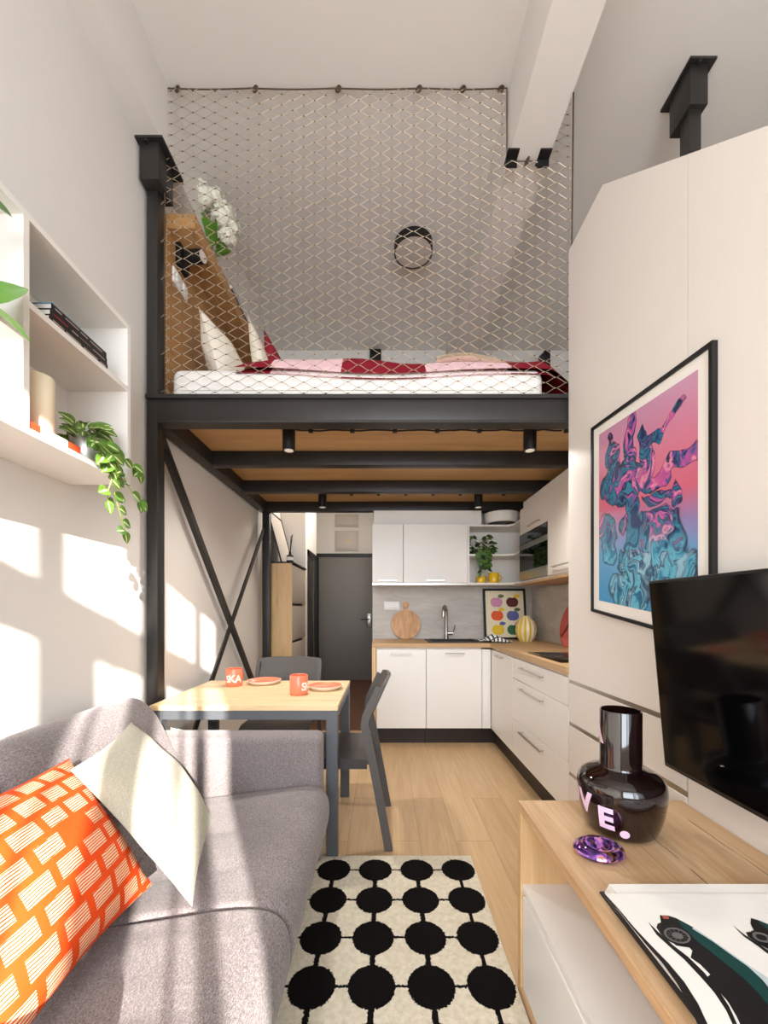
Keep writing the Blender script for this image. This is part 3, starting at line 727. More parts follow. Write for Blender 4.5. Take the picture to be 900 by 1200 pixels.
# fruit poster
pm = Matrix.Translation((1.243, 4.08, .922)) @ Matrix.Rotation(math.radians(-8), 4, 'X')
pt = thing('fruit_poster', 'black framed poster of six coloured apples on the worktop', 'poster', (1.243, 4.1, .921))
def tb(mb, mx): mb.v = [mx @ v for v in mb.v]; return mb
PW, PH = .437, .525
b = MB().box(-PW/2, -PW/2+.022, 0, .018, 0, PH).box(PW/2-.022, PW/2, 0, .018, 0, PH).box(-PW/2+.022, PW/2-.022, 0, .018, 0, .022).box(-PW/2+.022, PW/2-.022, 0, .018, PH-.022, PH)
tb(b, pm).build('frame', 'black', pt)
for i, (n_, c_) in enumerate((('ap_cream', (232, 224, 196)), ('ap_pink', (206, 144, 178)), ('ap_green', (92, 108, 62)), ('ap_maroon', (86, 34, 32)), ('ap_yellow', (232, 196, 52)), ('ap_orange', (228, 90, 40)), ('ap_blue', (92, 100, 158)), ('ap_dkgreen', (58, 104, 70)), ('ap_lime', (132, 152, 62)))):
    M[n_] = mat(n_, c_, .6)
mats = ['ap_cream', 'ap_pink', 'ap_green', 'ap_maroon', 'ap_yellow', 'ap_orange', 'ap_blue', 'ap_dkgreen', 'ap_lime']
b = MB().box(-PW/2+.02, PW/2-.02, .006, .016, .02, PH-.02)
def apple(x, z, mi, li):
    r = .057; n = 30; ring_ = []
    for i in range(n):
        a = 2*PI*i/n; rr = r*(1+.10*abs(math.cos(a)))*(1-.16*math.exp(-((a-PI/2)/.35)**2)-.07*math.exp(-((a-1.5*PI)/.3)**2))
        ring_.append((x+rr*math.cos(a), .0054, z+rr*.94*math.sin(a)))
    b.add(ring_, [tuple(range(n))], mi)
    L = [(x+.012+.075*t_*math.cos(.35)+o*math.sin(PI*t_)*-.02*.35, .0048, z+.058+.075*t_*math.sin(.35)*.4+o*math.sin(PI*t_)*.02) for o, t_ in [(1, i/8) for i in range(9)]+[(-1, i/8) for i in range(7, 0, -1)]]
    b.add(L, [tuple(range(len(L)))], li)
for (x, z, mi, li) in ((-.082, .385, 1, 2), (.080, .385, 3, 4), (-.080, .245, 5, 4), (.080, .245, 6, 2), (-.076, .100, 4, 6), (.080, .100, 7, 1)): apple(x, z, mi, li)
tb(b, pm); o_ = b.build('print', mats, pt, recalc=False)
vp = [(.0, 0), (.058, 0), (.082, .04), (.094, .10), (.09, .15), (.07, .20), (.042, .228), (.034, .236), (.036, .246), (.028, .246), (.028, .22)]
b = MB().lathe([(r, z) for r, z in vp], (0, 0, 0), 72)
for i, v in enumerate(b.v):
    a = math.atan2(v.y, v.x); k_ = 1+.035*math.cos(12*a)*(1 if .02 < v.z < .215 else 0); v.x *= k_; v.y *= k_
o_ = b.build('striped_vase', 'stripes', None); o_.location = (1.358, 3.84, .921)
o_['label'] = 'ribbed yellow and white striped vase in front of the apple poster'; o_['category'] = 'vase'
rnd = random.Random(11)
b = MB()
def tw(u, v): return Vector((.875+.285*u+.01*math.sin(v*9), 3.66+.17*v+.02*math.sin(u*5), .925+max(0, .035*math.sin(PI*u)*math.sin(PI*v)*(1.2+.6*math.sin(11*u+5*v)))+.006*(1+math.sin(14*v+6*u))))
b.grid(tw, 30, 20); b.grid(lambda u, v: tw(u, v)-Vector((0, 0, .004)), 30, 20, flip=True)
solid('tea_towel', b, 'towel', 'crumpled black and white striped towel beside the sink', 'towel')
hbm = thing('hob', 'flat black glass hob set in the side worktop', 'hob', (1.22, 2.55, .921))
MB().box(1.0, 1.50, 2.27, 2.80, .921, .928, b=.002).build('glass_top', 'blackgloss', hbm)
for x, y, r in ((1.13, 2.42, .08), (1.37, 2.42, .09), (1.13, 2.66, .09), (1.37, 2.66, .08)):
    b = MB(); b.lathe([(r, .0), (r+.002, .0006), (r+.004, 0)], (x, y, .9281), 40); b.build('cooking_zone', 'gapdark', hbm)
tm = Matrix.Translation((1.46, 3.21, .926)) @ Matrix.Rotation(math.radians(11), 4, 'Y')
tr = thing('round_tray', 'round red tray with dark diagonal band leaning beyond the hob', 'tray', (1.46, 3.21, .921))
b = MB().cyl((0, 0, .18), (.012, 0, .18), .175, n=56); tb(b, tm).build('tray_plate', 'redtray', tr)
b = MB(); ring(b, (.004, 0, .18), .176, .008, (1, 0, 0)); b = MB(); b.tube([(.004, .177*math.cos(2*PI*i/56), .18+.177*math.sin(2*PI*i/56)) for i in range(56)], .008, 8, closed=True); tb(b, tm).build('tray_rim', 'redtray', tr)
b = MB(); b.bar((-.002, .13, .075), (-.002, -.10, .315), .024, .006, (1, 0, 0)); b.bar((-.002, -.13, .08), (-.002, .02, .19), .014, .006, (1, 0, 0)); tb(b, tm).build('tray_band', 'reddark', tr)

# wall cabinets
UF, UX = 3.85, 1.24
def wall_unit(label, x0, x1, h0, h1):
    t = thing('wall_cabinet', label, 'cabinet', ((x0+x1)/2, UF+.17, 1.465), 'kitchen wall cabinets')
    MB().box(x0, x1, UF+.02, YK-.002, 1.465, 2.047).build('body', 'white', t)
    d = MB().box(x0+.0015, x1-.0015, UF, UF+.019, 1.482, 2.046, b=.0015, seg=1).build('door', 'white', t)
    handle(d, (h0, UF, 1.505), (h1, UF, 1.505), (0, -.022, 0))
    MB().box(x0, x1, UF+.005, UF+.019, 1.462, 1.478).build('light_strip', 'chrome', t)
wall_unit('white wall cabinet at the hall end of the kitchen', -.112, .184, -.05, .12)
wall_unit('wide white wall cabinet above the faucet', .186, .803, .41, .58)
solid('cabinet_filler', MB().box(-.10, .955, 3.93, YK-.002, 2.047, 2.195), 'white', 'white filler board above the two wall cabinets', 'filler panel')
os_ = thing('corner_shelf', 'white open corner shelf with plant and yellow mugs', 'shelf', (1.0, 4.0, 1.465))
poly = [(.821, YK-.002), (.821, UF+.03), (UX-.05, UF+.03), (UX, UF-.02), (UX, 3.665), (1.54, 3.665), (1.54, YK-.002)]
for z0, z1 in ((1.465, 1.485), (1.745, 1.763), (2.03, 2.047)): MB().prism(poly, 'Z', z0, z1).build('shelf_board', 'shelfwhite', os_)
MB().box(.805, .821, UF, YK-.002, 1.465, 2.047).build('side_panel', 'shelfwhite', os_)
MB().box(.821, 1.54, YK-.012, YK-.002, 1.465, 2.047).build('back_panel', 'shelfwhite', os_)
db = thing('drum_box', 'low round white drum on top of the corner shelf', 'drum', (1.17, 4.0, 2.047))
MB().lathe([(0, .03), (.165, .03), (.17, .034), (.17, .125), (.165, .13), (0, .13)], (1.17, 3.99, 2.047), 56).build('drum_body', 'white', db)
MB().lathe([(.14, 0), (.14, .03)], (1.17, 3.99, 2.047), 40).build('drum_shadow', 'gapdark', db)  # dark ring put in for the shadow beneath the drum
mw = thing('microwave_cabinet', 'white cabinet with flap door around the built-in microwave', 'cabinet', (UX+.2, 3.35, 1.465))
b = MB().box(UX+.02, 1.675, 3.042, 3.06, 1.465, 2.13).box(UX+.02, 1.675, 3.642, 3.66, 1.465, 2.13).box(UX+.02, 1.675, 3.06, 3.642, 1.465, 1.485).box(UX+.02, 1.675, 3.06, 3.642, 1.895, 1.91).box(UX+.02, 1.675, 3.06, 3.642, 2.11, 2.13)
b.build('body', 'white', mw)
d = MB().box(UX, UX+.019, 3.043, 3.659, 1.899, 2.129, b=.0015, seg=1).build('flap_door', 'panel', mw)
handle(d, (UX, 3.18, 1.935), (UX, 3.42, 1.935), (-.022, 0, 0))
mc = thing('microwave', 'black and steel built-in microwave beside the corner shelf', 'microwave', (UX+.15, 3.35, 1.487))
MB().box(UX+.012, 1.60, 3.062, 3.64, 1.487, 1.893).build('housing', 'black', mc)
MB().box(UX-.004, UX+.012, 3.046, 3.656, 1.80, 1.895, b=.001, seg=1).build('control_panel', 'blackgloss', mc)
MB().box(UX-.005, UX+.012, 3.046, 3.656, 1.756, 1.798, b=.001, seg=1).build('steel_trim', 'chrome', mc)
d = MB().box(UX-.004, UX+.012, 3.046, 3.656, 1.566, 1.755, b=.001, seg=1).build('microwave_door', 'blackgloss', mc)
MB().box(UX-.005, UX+.012, 3.046, 3.656, 1.487, 1.564, b=.001, seg=1).build('steel_trim', 'chrome', mc)
t = thing('wall_cabinet', 'tall white wall cabinet next to the microwave', 'cabinet', (UX+.2, 2.75, 1.465), 'kitchen wall cabinets')
MB().box(UX+.02, 1.675, 2.42, 3.04, 1.465, 2.13).build('body', 'white', t)
d = MB().box(UX, UX+.019, 2.422, 3.039, 1.482, 2.129, b=.0015, seg=1).build('door', 'panel', t)
handle(d, (UX, 2.66, 1.535), (UX, 2.92, 1.535), (-.022, 0, 0))
solid('cabinet_board', MB().box(UX-.01, 1.675, 2.42, 3.66, 1.447, 1.463), 'oak_worky', 'thin wood board along the underside of the microwave cabinet', 'board')
solid('cabinet_filler', MB().box(UX+.03, 1.675, 2.42, 3.655, 2.13, 2.2), 'white', 'white filler board above the microwave cabinet', 'filler panel')
# pothos on the corner shelf, yellow mugs
pl = thing('potted_plant', 'bushy green trailing plant on the middle corner shelf', 'plant', (.95, 3.98, 1.763))
MB().lathe([(0, 0), (.04, 0), (.048, .06), (.044, .06), (.04, .05), (0, .05)], (.95, 3.99, 1.763), 24).build('pot', 'plinth', pl)
rnd = random.Random(3)
lf = MB(); sm = MB()
for i in range(64):
    a = rnd.uniform(-PI, 0) if rnd.random() < .8 else rnd.uniform(0, PI); r = rnd.uniform(.01, .13)
    p = Vector((.95+r*math.cos(a)*1.05, 3.945+r*math.sin(a)*.5, 1.81+rnd.uniform(-.02, .155)-r*.2))
    leaf(lf, p, (math.cos(a), math.sin(a)-.3, rnd.uniform(-.9, .3)), (0, -.9, .6), rnd.uniform(.045, .068), rnd.uniform(.034, .046), mi=rnd.choice((0, 0, 1)), heart=True)
vines = []
for i in range(6):
    x0 = .90+.026*i; pts = [(x0, 3.93, 1.85), (x0, 3.875, 1.83)]; L = rnd.uniform(.16, .36) if i in (1, 2, 3) else rnd.uniform(.08, .2)
    x = x0
    for q in range(1, 8):
        x += rnd.uniform(-.012, .012); pts.append((x, 3.862+rnd.uniform(-.006, .006), 1.81-L*q/7))
        dx = rnd.choice((-1, 1))
        leaf(lf, pts[-1], (dx*.8, -.4, -.7), (0, -1, .5), rnd.uniform(.04, .06), rnd.uniform(.03, .042), mi=rnd.choice((0, 1, 1)), heart=True)
    sm.tube(pts, .0022, 5)
sm.build('stems', 'stem', pl); lf.build('foliage', ['leaf_d', 'leaf_mid'], pl, recalc=False)
def mug(name, label, cat, loc, r, h, m_, handle_dir=None, group=None):
    t = thing(name, label, cat, loc, group)
    x, y, z = loc
    MB().lathe([(0, 0), (r*.86, 0), (r*.97, .006), (r, .02), (r, h-.003), (r-.002, h), (r-.005, h-.002), (r-.006, .012), (0, .010)], loc, 40).build('cup', m_, t)
    if handle_dir:
        dx, dy = handle_dir
        MB().tube([(x+dx*(r-.003+.032*math.sin(PI*i/10)), y+dy*(r-.003+.032*math.sin(PI*i/10)), z+h*.2+h*.62*i/10) for i in range(11)], .006, 8).build('handle', m_, t)
    return t
mug('yellow_cup', 'small yellow cup without handle on the corner shelf', 'cup', (.955, 3.945, 1.485), .046, .068, 'yellow')
mug('yellow_mug', 'yellow mug with handle on the corner shelf', 'mug', (1.075, 3.935, 1.485), .052, .10, 'yellow', (1, 0))

# ------------------------------------------------------------------ hall furniture
sc_ = thing('shoe_cabinet', 'tall oak shoe cabinet with grey tilting fronts in the hall', 'shoe cabinet', (-1.1, 4.5, 0))
MB().box(-1.258, -.955, 4.15, 4.175, 0, 1.706).build('side_panel', 'oak_v', sc_)
MB().box(-1.258, -.955, 4.84, 4.865, 0, 1.706).build('side_panel', 'oak_v', sc_)
MB().box(-1.258, -.94, 4.15, 4.865, 1.706, 1.722).build('top', 'black', sc_)
MB().box(-1.258, -.99, 4.175, 4.84, .02, 1.70).build('body', 'gapdark', sc_)
for z0, z1 in ((1.295, 1.695), (.90, 1.265), (.505, .87), (.10, .475)): MB().box(-.985, -.955, 4.178, 4.838, z0, z1, b=.002).build('front', 'grey_front', sc_)
MB().box(-1.25, -.96, 4.175, 4.84, 0, .02).build('plinth', 'black', sc_)
pf = thing('picture_frame', 'thin dark picture frame leaning on the wall atop the shoe cabinet', 'picture', (-1.15, 4.4, 1.722))
fm = Matrix.Translation((-1.075, 4.52, 1.722)) @ Matrix.Rotation(math.radians(-15), 4, 'Y')
b = MB()
for y0, y1, z0, z1 in ((-.29, -.27, 0, .60), (.27, .29, 0, .60), (-.27, .27, 0, .02), (-.27, .27, .58, .60)): b.box(-.014, 0, y0, y1, z0, z1)
tb(b, fm).build('frame', 'black', pf); b = MB().box(-.012, -.006, -.27, .27, .02, .58); tb(b, fm).build('print', 'fusebox', pf)
rd = thing('reed_diffuser', 'dark diffuser bottle with black reeds on the shoe cabinet', 'diffuser', (-.99, 4.22, 1.722))
MB().lathe([(0, 0), (.034, 0), (.036, .006), (.036, .07), (.014, .085), (.012, .11), (.009, .11)], (-.99, 4.22, 1.722), 24).build('bottle', 'glass_bottle', rd)
MB().lathe([(.0365, .02), (.0365, .055)], (-.99, 4.22, 1.722), 24).build('bottle_label', 'paper', rd)
MB().cyl((-.99, 4.22, 1.80), (-.965, 4.23, 2.02), .004, n=6).cyl((-.99, 4.22, 1.80), (-.975, 4.21, 2.0), .004, n=6).cyl((-.99, 4.22, 1.80), (-.97, 4.24, 2.01), .005, n=6).build('reeds', 'black', rd)

# ------------------------------------------------------------------ panel wall with drawers
WD = .96
tp = thing('tall_cabinet', 'tall white panel cabinet with sloping top beside the kitchen', 'cabinet', (1.2, 1.2, 0))
b = MB().prism([(2.085, .10), (2.085, 3.085), (1.76, 3.085), (.20, 1.735), (.20, .10)], 'X', WD+.022, 1.46); b.build('body', 'panel', tp)
MB().prism([(2.085, .862), (2.085, 3.087), (1.76, 3.087), (1.2685, 2.6615), (1.2685, .862)], 'X', WD, WD+.02).build('side_panel', 'panel', tp)
MB().prism([(1.266, .10), (1.266, 2.6595), (.20, 1.737), (.20, .10)], 'X', WD, WD+.02).build('side_panel', 'panel', tp)
for z0, z1 in ((.645, .842), (.385, .625), (.11, .365)):
    MB().box(WD, WD+.02, 1.271, 2.083, z0, z1, b=.0015, seg=1).build('drawer', 'panel', tp)
    MB().box(WD+.002, WD+.021, 1.271, 2.083, z1, z1+.020).build('grip_profile', 'chrome', tp)
MB().box(WD+.03, 1.44, .20, 2.08, 0, .10).build('plinth', 'plinth', tp)
# framed picture
def S2(u, v, X):
    y = 1.828-.676*u; zt = 2.049-.053*u; zb = 1.215-.101*u
    return Vector((X, y, zb+v*(zt-zb)))
def frame_bar(u0, u1, v0, v1, X0, X1):
    vs = [S2(u, v, X) for X in (X0, X1) for u, v in ((u0, v0), (u1, v0), (u1, v1), (u0, v1))]
    return vs, [(0,1,2,3),(7,6,5,4),(0,4,5,1),(1,5,6,2),(2,6,7,3),(3,7,4,0)]
pic = thing('framed_picture', 'black framed print of swirling blue and pink fluid shapes on the white panel', 'picture', (.95, 1.49, 1.15))
b = MB(); fu, fv = .019, .016
for q in ((0, fu, 0, 1), (1-fu, 1, 0, 1), (fu, 1-fu, 0, fv), (fu, 1-fu, 1-fv, 1)): b.add(*frame_bar(*q, WD-.018, WD-.001))
b.build('frame', 'black', pic)
b = MB(); b.add(*frame_bar(fu, 1-fu, fv, 1-fv, WD-.010, WD-.004)); b.build('mount_board', 'paper', pic)
b = MB(); b.grid(lambda u, v: S2(.085+.825*u, .068+.872*v, WD-.0106), 4, 4); b.build('print', 'art', pic, recalc=False)
# television
tv = thing('television', 'flat black television tilted on a wall mount above the oak cabinet', 'television', (.84, .74, .74))
a_ = math.atan2(.05, .559); tvm = Matrix.Translation((.85, 0, .749)) @ Matrix.Rotation(-a_, 4, 'Y')
b = MB().box(.0, .028, .26, 1.216, 0, .561, b=.004); tb(b, tvm).build('housing', 'black', tv)
b = MB().box(-.0015, .0, .268, 1.208, .014, .553); tb(b, tvm).build('screen', 'screen', tv)
b = MB().box(.028, .055, .5, .98, .12, .42, b=.008); tb(b, tvm).build('back_cover', 'black', tv)
MB().box(.88, WD-.002, .70, .78, .95, 1.05).box(WD-.012, WD-.001, .62, .86, .9, 1.1).build('wall_mount', 'black', tv)

# ------------------------------------------------------------------ oak media cabinet and what stands on it
CX0, CY1, CZ = .432, 1.293, .607
mc = thing('media_cabinet', 'low oak cabinet with white drawer fronts and an open niche under the television', 'media cabinet', (.69, .75, 0))
MB().box(CX0, WD-.002, .15, CY1, CZ-.026, CZ, b=.001, seg=1).build('top', 'oak_top', mc)
MB().box(CX0, WD-.002, CY1-.024, CY1, 0, CZ-.026).build('side_panel', 'oak_v', mc)
MB().box(CX0, WD-.002, .15, .174, 0, CZ-.026).build('side_panel', 'oak_v', mc)
MB().box(CX0, WD-.002, .174, CY1-.024, 0, .028).build('bottom_board', 'oak_top', mc)
MB().box(CX0+.006, WD-.01, .174, CY1-.024, .335, .353).build('niche_board', 'white', mc)
MB().box(WD-.02, WD-.004, .174, CY1-.024, .028, CZ-.026).build('back_panel', 'white', mc)
MB().box(CX0+.03, WD-.02, .174, CY1-.024, .03, .333).build('body', 'white', mc)
for y0, y1 in ((.742, CY1-.027), (.177, .738)): MB().box(CX0+.006, CX0+.026, y0, y1, .031, .318, b=.0015, seg=1).build('drawer', 'white', mc)
# black vase with lettering
VC = Vector((.664, 1.126, CZ))
vz = thing('lettered_vase', 'glossy dark brown vase with lilac letters on the oak cabinet', 'vase', VC)
prof = [(0, 0), (.070, 0), (.082, .004), (.090, .014), (.099, .040), (.106, .070), (.110, .100), (.1115, .125), (.108, .143), (.098, .156), (.084, .164), (.066, .170), (.0545, .176), (.0525, .184), (.0525, .33), (.051, .334), (.0485, .333), (.048, .328), (.047, .18), (.0, .17)]
MB().lathe(prof, VC, 64).build('vase_body', 'vaseblack', vz)
def rad_at(z):
    for (r0, z0), (r1, z1) in zip(prof[1:15], prof[2:15]):
        if z0 <= z <= z1 and z1 > z0: return r0+(r1-r0)*(z-z0)/(z1-z0)
    return .1
cam_ang = math.atan2(-VC.y, -VC.x)                     # side of the vase that faces the room's middle
lt = MB()
def wrap(body, size, ang, zc, rfun, center, mb, mi=0, tilt=0.0, bold=.02):
    vs, fs = text_geo(body, size, bold)
    w = max(v.x for v in vs); h_ = max(v.y for v in vs); out = []
    for v in vs:
        x = v.x-w/2; y = v.y-h_/2; x, y = x*math.cos(tilt)-y*math.sin(tilt), x*math.sin(tilt)+y*math.cos(tilt)
        zz = zc+y; R = rfun(zz)+.0008; t = ang + x/R
        out.append(center+Vector((R*math.cos(t), R*math.sin(t), zz)))
    mb.add(out, fs, mi)
for ch, da, sz in (('L', -1.95, .075), ('O', -1.42, .075), ('V', -.87, .078), ('E', -.33, .078), ('.', .10, .11)):
    wrap(ch, sz, cam_ang+da, {'V': .088, 'E': .066, '.': .034}.get(ch, .10), rad_at, VC, lt, bold=.045); lt.build('letter', 'lilac', vz); lt = MB()
wrap('A', .07, cam_ang-1.35, .27, lambda z: .0525, VC, lt, bold=.045)
lt.build('letter', 'lilac', vz)
pb = Vector((.540, 1.008, CZ))
b = MB().lathe([(0, .012), (.010, .010), (.022, .016), (.034, .026), (.046, .0265), (.057, .020), (.061, .012), (.056, .004), (.045, 0), (0, 0)], pb, 56)
for v in b.v: v.y = pb.y+(v.y-pb.y)*.86
solid('glass_pebble', b, 'irid', 'round iridescent purple glass dish in front of the lettered vase', 'glass ornament')
# open car book
bk = thing('open_book', 'open photo book with a dark green car printed on its page', 'book', (.70, .66, CZ))
MB().box(.466, .945, .40, .868, CZ, CZ+.005, b=.001, seg=1).build('book_cover', 'bookblack', bk)
b = MB()
zp = .636
for i in range(7):
    z0 = CZ+.005+i*.0032; b.box(.474+.0012*i, .945, .405, .862-.0006*i, z0, z0+.0026)
b.build('pages', ['paper'], bk)
edge_px = [(82, 74), (150, 148), (225, 238), (300, 318), (400, 420), (480, 515), (550, 625), (612, 760)]
sheet = []
for i, (x, y) in enumerate(edge_px):
    p = PZ(690+x/4.286, 1030+y/4.286, zp); t_ = i/7
    sheet.append((p.y, p.x))
def sheetf(u, v):
    f_ = v*7; i = min(6, int(f_)); w_ = f_-i; y = sheet[i][0]*(1-w_)+sheet[i+1][0]*w_; xe = sheet[i][1]*(1-w_)+sheet[i+1][1]*w_
    return Vector((xe+(.945-xe)*u, y, zp))
b = MB(); b.grid(sheetf, 10, 14); b.grid(lambda u, v: sheetf(u, v)-Vector((0, 0, .0009)), 10, 14, flip=True); b.build('top_page', 'paper', bk)
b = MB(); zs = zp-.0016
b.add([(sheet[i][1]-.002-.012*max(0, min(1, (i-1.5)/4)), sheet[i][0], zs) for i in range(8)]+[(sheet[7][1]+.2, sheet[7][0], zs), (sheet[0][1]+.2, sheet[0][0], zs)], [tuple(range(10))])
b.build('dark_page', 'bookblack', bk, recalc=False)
M['carbody'] = mat('car_print_black', (26, 23, 23), .4); M['cargreen'] = mat('car_print_green', (22, 64, 62), .35); M['carwheel'] = mat('car_print_wheel', (104, 102, 100), .5); M['carred'] = mat('car_print_red', (170, 84, 66), .5)
M['carglass'] = mat('car_print_glass', (190, 204, 206), .4)
b = MB()
def onpage(poly, mi, lift):
    b.add([PZ(690+x/4.286, 1030+y/4.286, zp+.0003*lift) for x, y in poly], [tuple(range(len(poly)))], mi)
shadow = [(298, 216), (345, 262), (420, 330), (500, 392), (580, 470), (650, 555), (705, 640), (745, 729), (722, 729), (690, 660), (630, 570), (560, 490), (480, 405), (400, 335), (340, 280)]
onpage(shadow, 0, 1)
body = [(356, 182), (400, 184), (440, 197), (520, 240), (620, 306), (720, 376), (800, 432), (860, 490), (910, 556), (910, 740), (765, 740), (742, 690), (700, 618), (650, 560), (596, 492), (610, 480), (560, 430), (512, 396), (520, 360), (505, 345), (440, 335), (360, 275), (340, 245), (345, 225), (362, 218)]
onpage(body, 0, 1)
onpage([(440, 200), (520, 242), (620, 308), (720, 380), (800, 436), (858, 494), (905, 560), (905, 640), (850, 570), (780, 500), (700, 436), (620, 372), (540, 310), (470, 240)], 1, 2)
onpage([(520, 250), (620, 312), (720, 384), (800, 440), (870, 505), (900, 540), (905, 500), (860, 470), (800, 432), (720, 376), (620, 306), (525, 243)], 4, 3)
onpage([(365, 182), (400, 188), (404, 202), (375, 200)], 3, 3)
def ell(cx, cy, rx, ry, rot): return [(cx+rx*math.cos(t)*math.cos(rot)-ry*math.sin(t)*math.sin(rot), cy+rx*math.cos(t)*math.sin(rot)+ry*math.sin(t)*math.cos(rot)) for t in [2*PI*i/28 for i in range(28)]]
onpage(ell(442, 283, 84, 44, .32), 0, 3); onpage(ell(444, 284, 70, 35, .32), 2, 4); onpage(ell(444, 284, 58, 28, .32), 0, 5); onpage(ell(446, 285, 30, 15, .32), 2, 6)
for i in range(12):
    t = 2*PI*i/12; c_, s_ = math.cos(t), math.sin(t)
    def rp(r_, k_): x = 62*r_*math.cos(t+k_); y = 30*r_*math.sin(t+k_); return (444+x*math.cos(.32)-y*math.sin(.32), 284+x*math.sin(.32)+y*math.cos(.32))
    onpage([rp(.3, -.06), rp(1, -.03), rp(1, .03), rp(.3, .06)], 2, 5.5)
# the second car, further along the page
onpage([(722, 232), (790, 285), (860, 330), (990, 420), (1080, 500), (1080, 520), (980, 440), (850, 338), (780, 290)], 0, 1)
onpage([(814, 196), (850, 206), (930, 240), (1060, 310), (1080, 330), (1080, 500), (1000, 440), (930, 370), (860, 330), (800, 290), (788, 268), (830, 262), (812, 225)], 0, 2)
onpage([(850, 206), (930, 240), (1060, 310), (1060, 340), (930, 275), (860, 225)], 1, 3)
onpage(ell(866, 292, 62, 30, .35), 0, 3); onpage(ell(868, 293, 50, 22, .35), 2, 4); onpage(ell(868, 293, 30, 13, .35), 0, 5)
b.build('car_print', ['carbody', 'cargreen', 'carwheel', 'carred', 'carglass'], bk, recalc=False)

# ------------------------------------------------------------------ wall shelf on the long wall
SF, SB, SZ0, SZ1, ST = -1.014, -1.259, 1.722, 2.354, .019
sh = thing('wall_shelf', 'white open wall shelf with books and trailing plants', 'shelf', (-1.14, 1.0, SZ0))
MB().box(SB, SF, .35, 1.605, SZ0, SZ0+ST).build('bottom_board', 'shelfwhite', sh)
MB().box(SB, SF, .35, 1.605, SZ1-ST, SZ1).build('top_board', 'shelfwhite', sh)
MB().box(SB, SF, 1.586, 1.605, SZ0+ST, SZ1-ST).build('side_panel', 'shelfwhite', sh)
MB().box(SB, SF, .35, .369, SZ0+ST, SZ1-ST).build('side_panel', 'shelfwhite', sh)
MB().box(SB, SF, 1.128, 1.147, SZ0+ST, SZ1-ST).build('divider', 'shelfwhite', sh)
MB().box(SB, SF, 1.147, 1.586, 2.085, 2.104).build('shelf_board', 'shelfwhite', sh)
MB().box(SB, SF, .369, 1.128, 1.985, 2.004).build('shelf_board', 'shelfwhite', sh)
MB().box(SB, SB+.006, .369, 1.586, SZ0+ST, SZ1-ST).build('back_panel', 'shelfwhite', sh)
rnd = random.Random(9)
labs = ['black book at the bottom of the pile on the wall shelf', 'black book in the middle of the pile on the wall shelf', 'black book with blue-grey top edge, uppermost of the pile on the wall shelf']
for i in range(3):
    z0 = 2.104+.0206*i; y0, y1 = 1.224+.004*i, 1.480-.003*i; xf = SF-.006
    t = thing('shelf_book', labs[i], 'book', (-1.1, 1.35, z0), 'books piled on the wall shelf')
    b = MB().box(xf-.175, xf, y0, y1, z0, z0+.0025, mi=0).box(xf-.175, xf, y0, y1, z0+.018, z0+.0205, mi=1 if i == 2 else 0).box(xf-.003, xf, y0, y1, z0+.0025, z0+.018)
    b.build('book_cover', ['bookblack', 'bookblue'], t)
    MB().box(xf-.172, xf-.003, y0+.003, y1-.003, z0+.0025, z0+.018).build('pages', 'paper', t)
    b = MB()
    yy = y0+.012
    while yy < y1-.03:
        L = rnd.uniform(.02, .07); b.box(xf, xf+.0004, yy, min(yy+L, y1-.01), z0+.008+rnd.uniform(-.002, .002), z0+.0115, mi=1 if (i == 1 and yy < y0+.08) else 0); yy += L+rnd.uniform(.006, .02)
    b.build('spine_print', ['bookspine', 'bookred'], t)
t = thing('flat_book', 'orange and white book lying flat under the cream candle', 'book', (-1.1, 1.25, SZ0+ST))
z0 = SZ0+ST
MB().box(-1.2, SF-.004, 1.15, 1.345, z0, z0+.024).build('book_cover', 'redorange', t)
MB().box(SF-.004, SF-.003, 1.19, 1.29, z0+.0005, z0+.0235).build('spine_label', 'paper', t)
cd = thing('candle', 'thick cream pillar candle standing on the orange book', 'candle', (-1.072, 1.248, z0+.024))
MB().lathe([(0, 0), (.037, 0), (.0385, .002), (.0385, .176), (.036, .18), (.028, .176), (0, .174)], (-1.072, 1.248, z0+.024), 40).build('wax', 'candle', cd)
MB().cyl((-1.072, 1.248, z0+.197), (-1.072, 1.249, z0+.21), .0012, n=6).build('wick', 'black', cd)
# trailing variegated plant
tpn = thing('trailing_plant', 'variegated trailing plant in a silver pot at the end of the wall shelf', 'plant', (-1.08, 1.46, z0))
MB().lathe([(0, 0), (.044, 0), (.0475, .004), (.050, .098), (.0485, .10), (.0465, .098), (.045, .09), (0, .088)], (-1.08, 1.455, z0), 40).build('pot', 'silver', tpn)
lf = MB(); sm = MB()
rnd = random.Random(21)
top = Vector((-1.08, 1.455, z0+.09))
for i in range(46):
    a = rnd.uniform(0, 2*PI); r = rnd.uniform(.0, .055)
    p = top+Vector((r*math.cos(a), r*math.sin(a), rnd.uniform(.0, .07)-r*.4))
    leaf(lf, p, (math.cos(a)+.25, math.sin(a)-.15, rnd.uniform(-.6, .6)), (.45, -.8, .45), rnd.uniform(.045, .065), rnd.uniform(.026, .036), mi=0, stripe=2, fold=.3, droop=.35)
def tx(px, py, X): return PX(px, py, X)
chains = [[(113, 517), (118, 523), (128, 530), (133, 545), (137, 560), (134, 578), (139, 595), (143, 610), (146, 622)],
          [(112, 516), (124, 520), (135, 527), (146, 538), (156, 545), (163, 552)],
          [(112, 518), (122, 535), (127, 545), (131, 562), (127, 574), (126, 586)],
          [(116, 518), (132, 533), (142, 552), (148, 566), (154, 577), (163, 586)]]
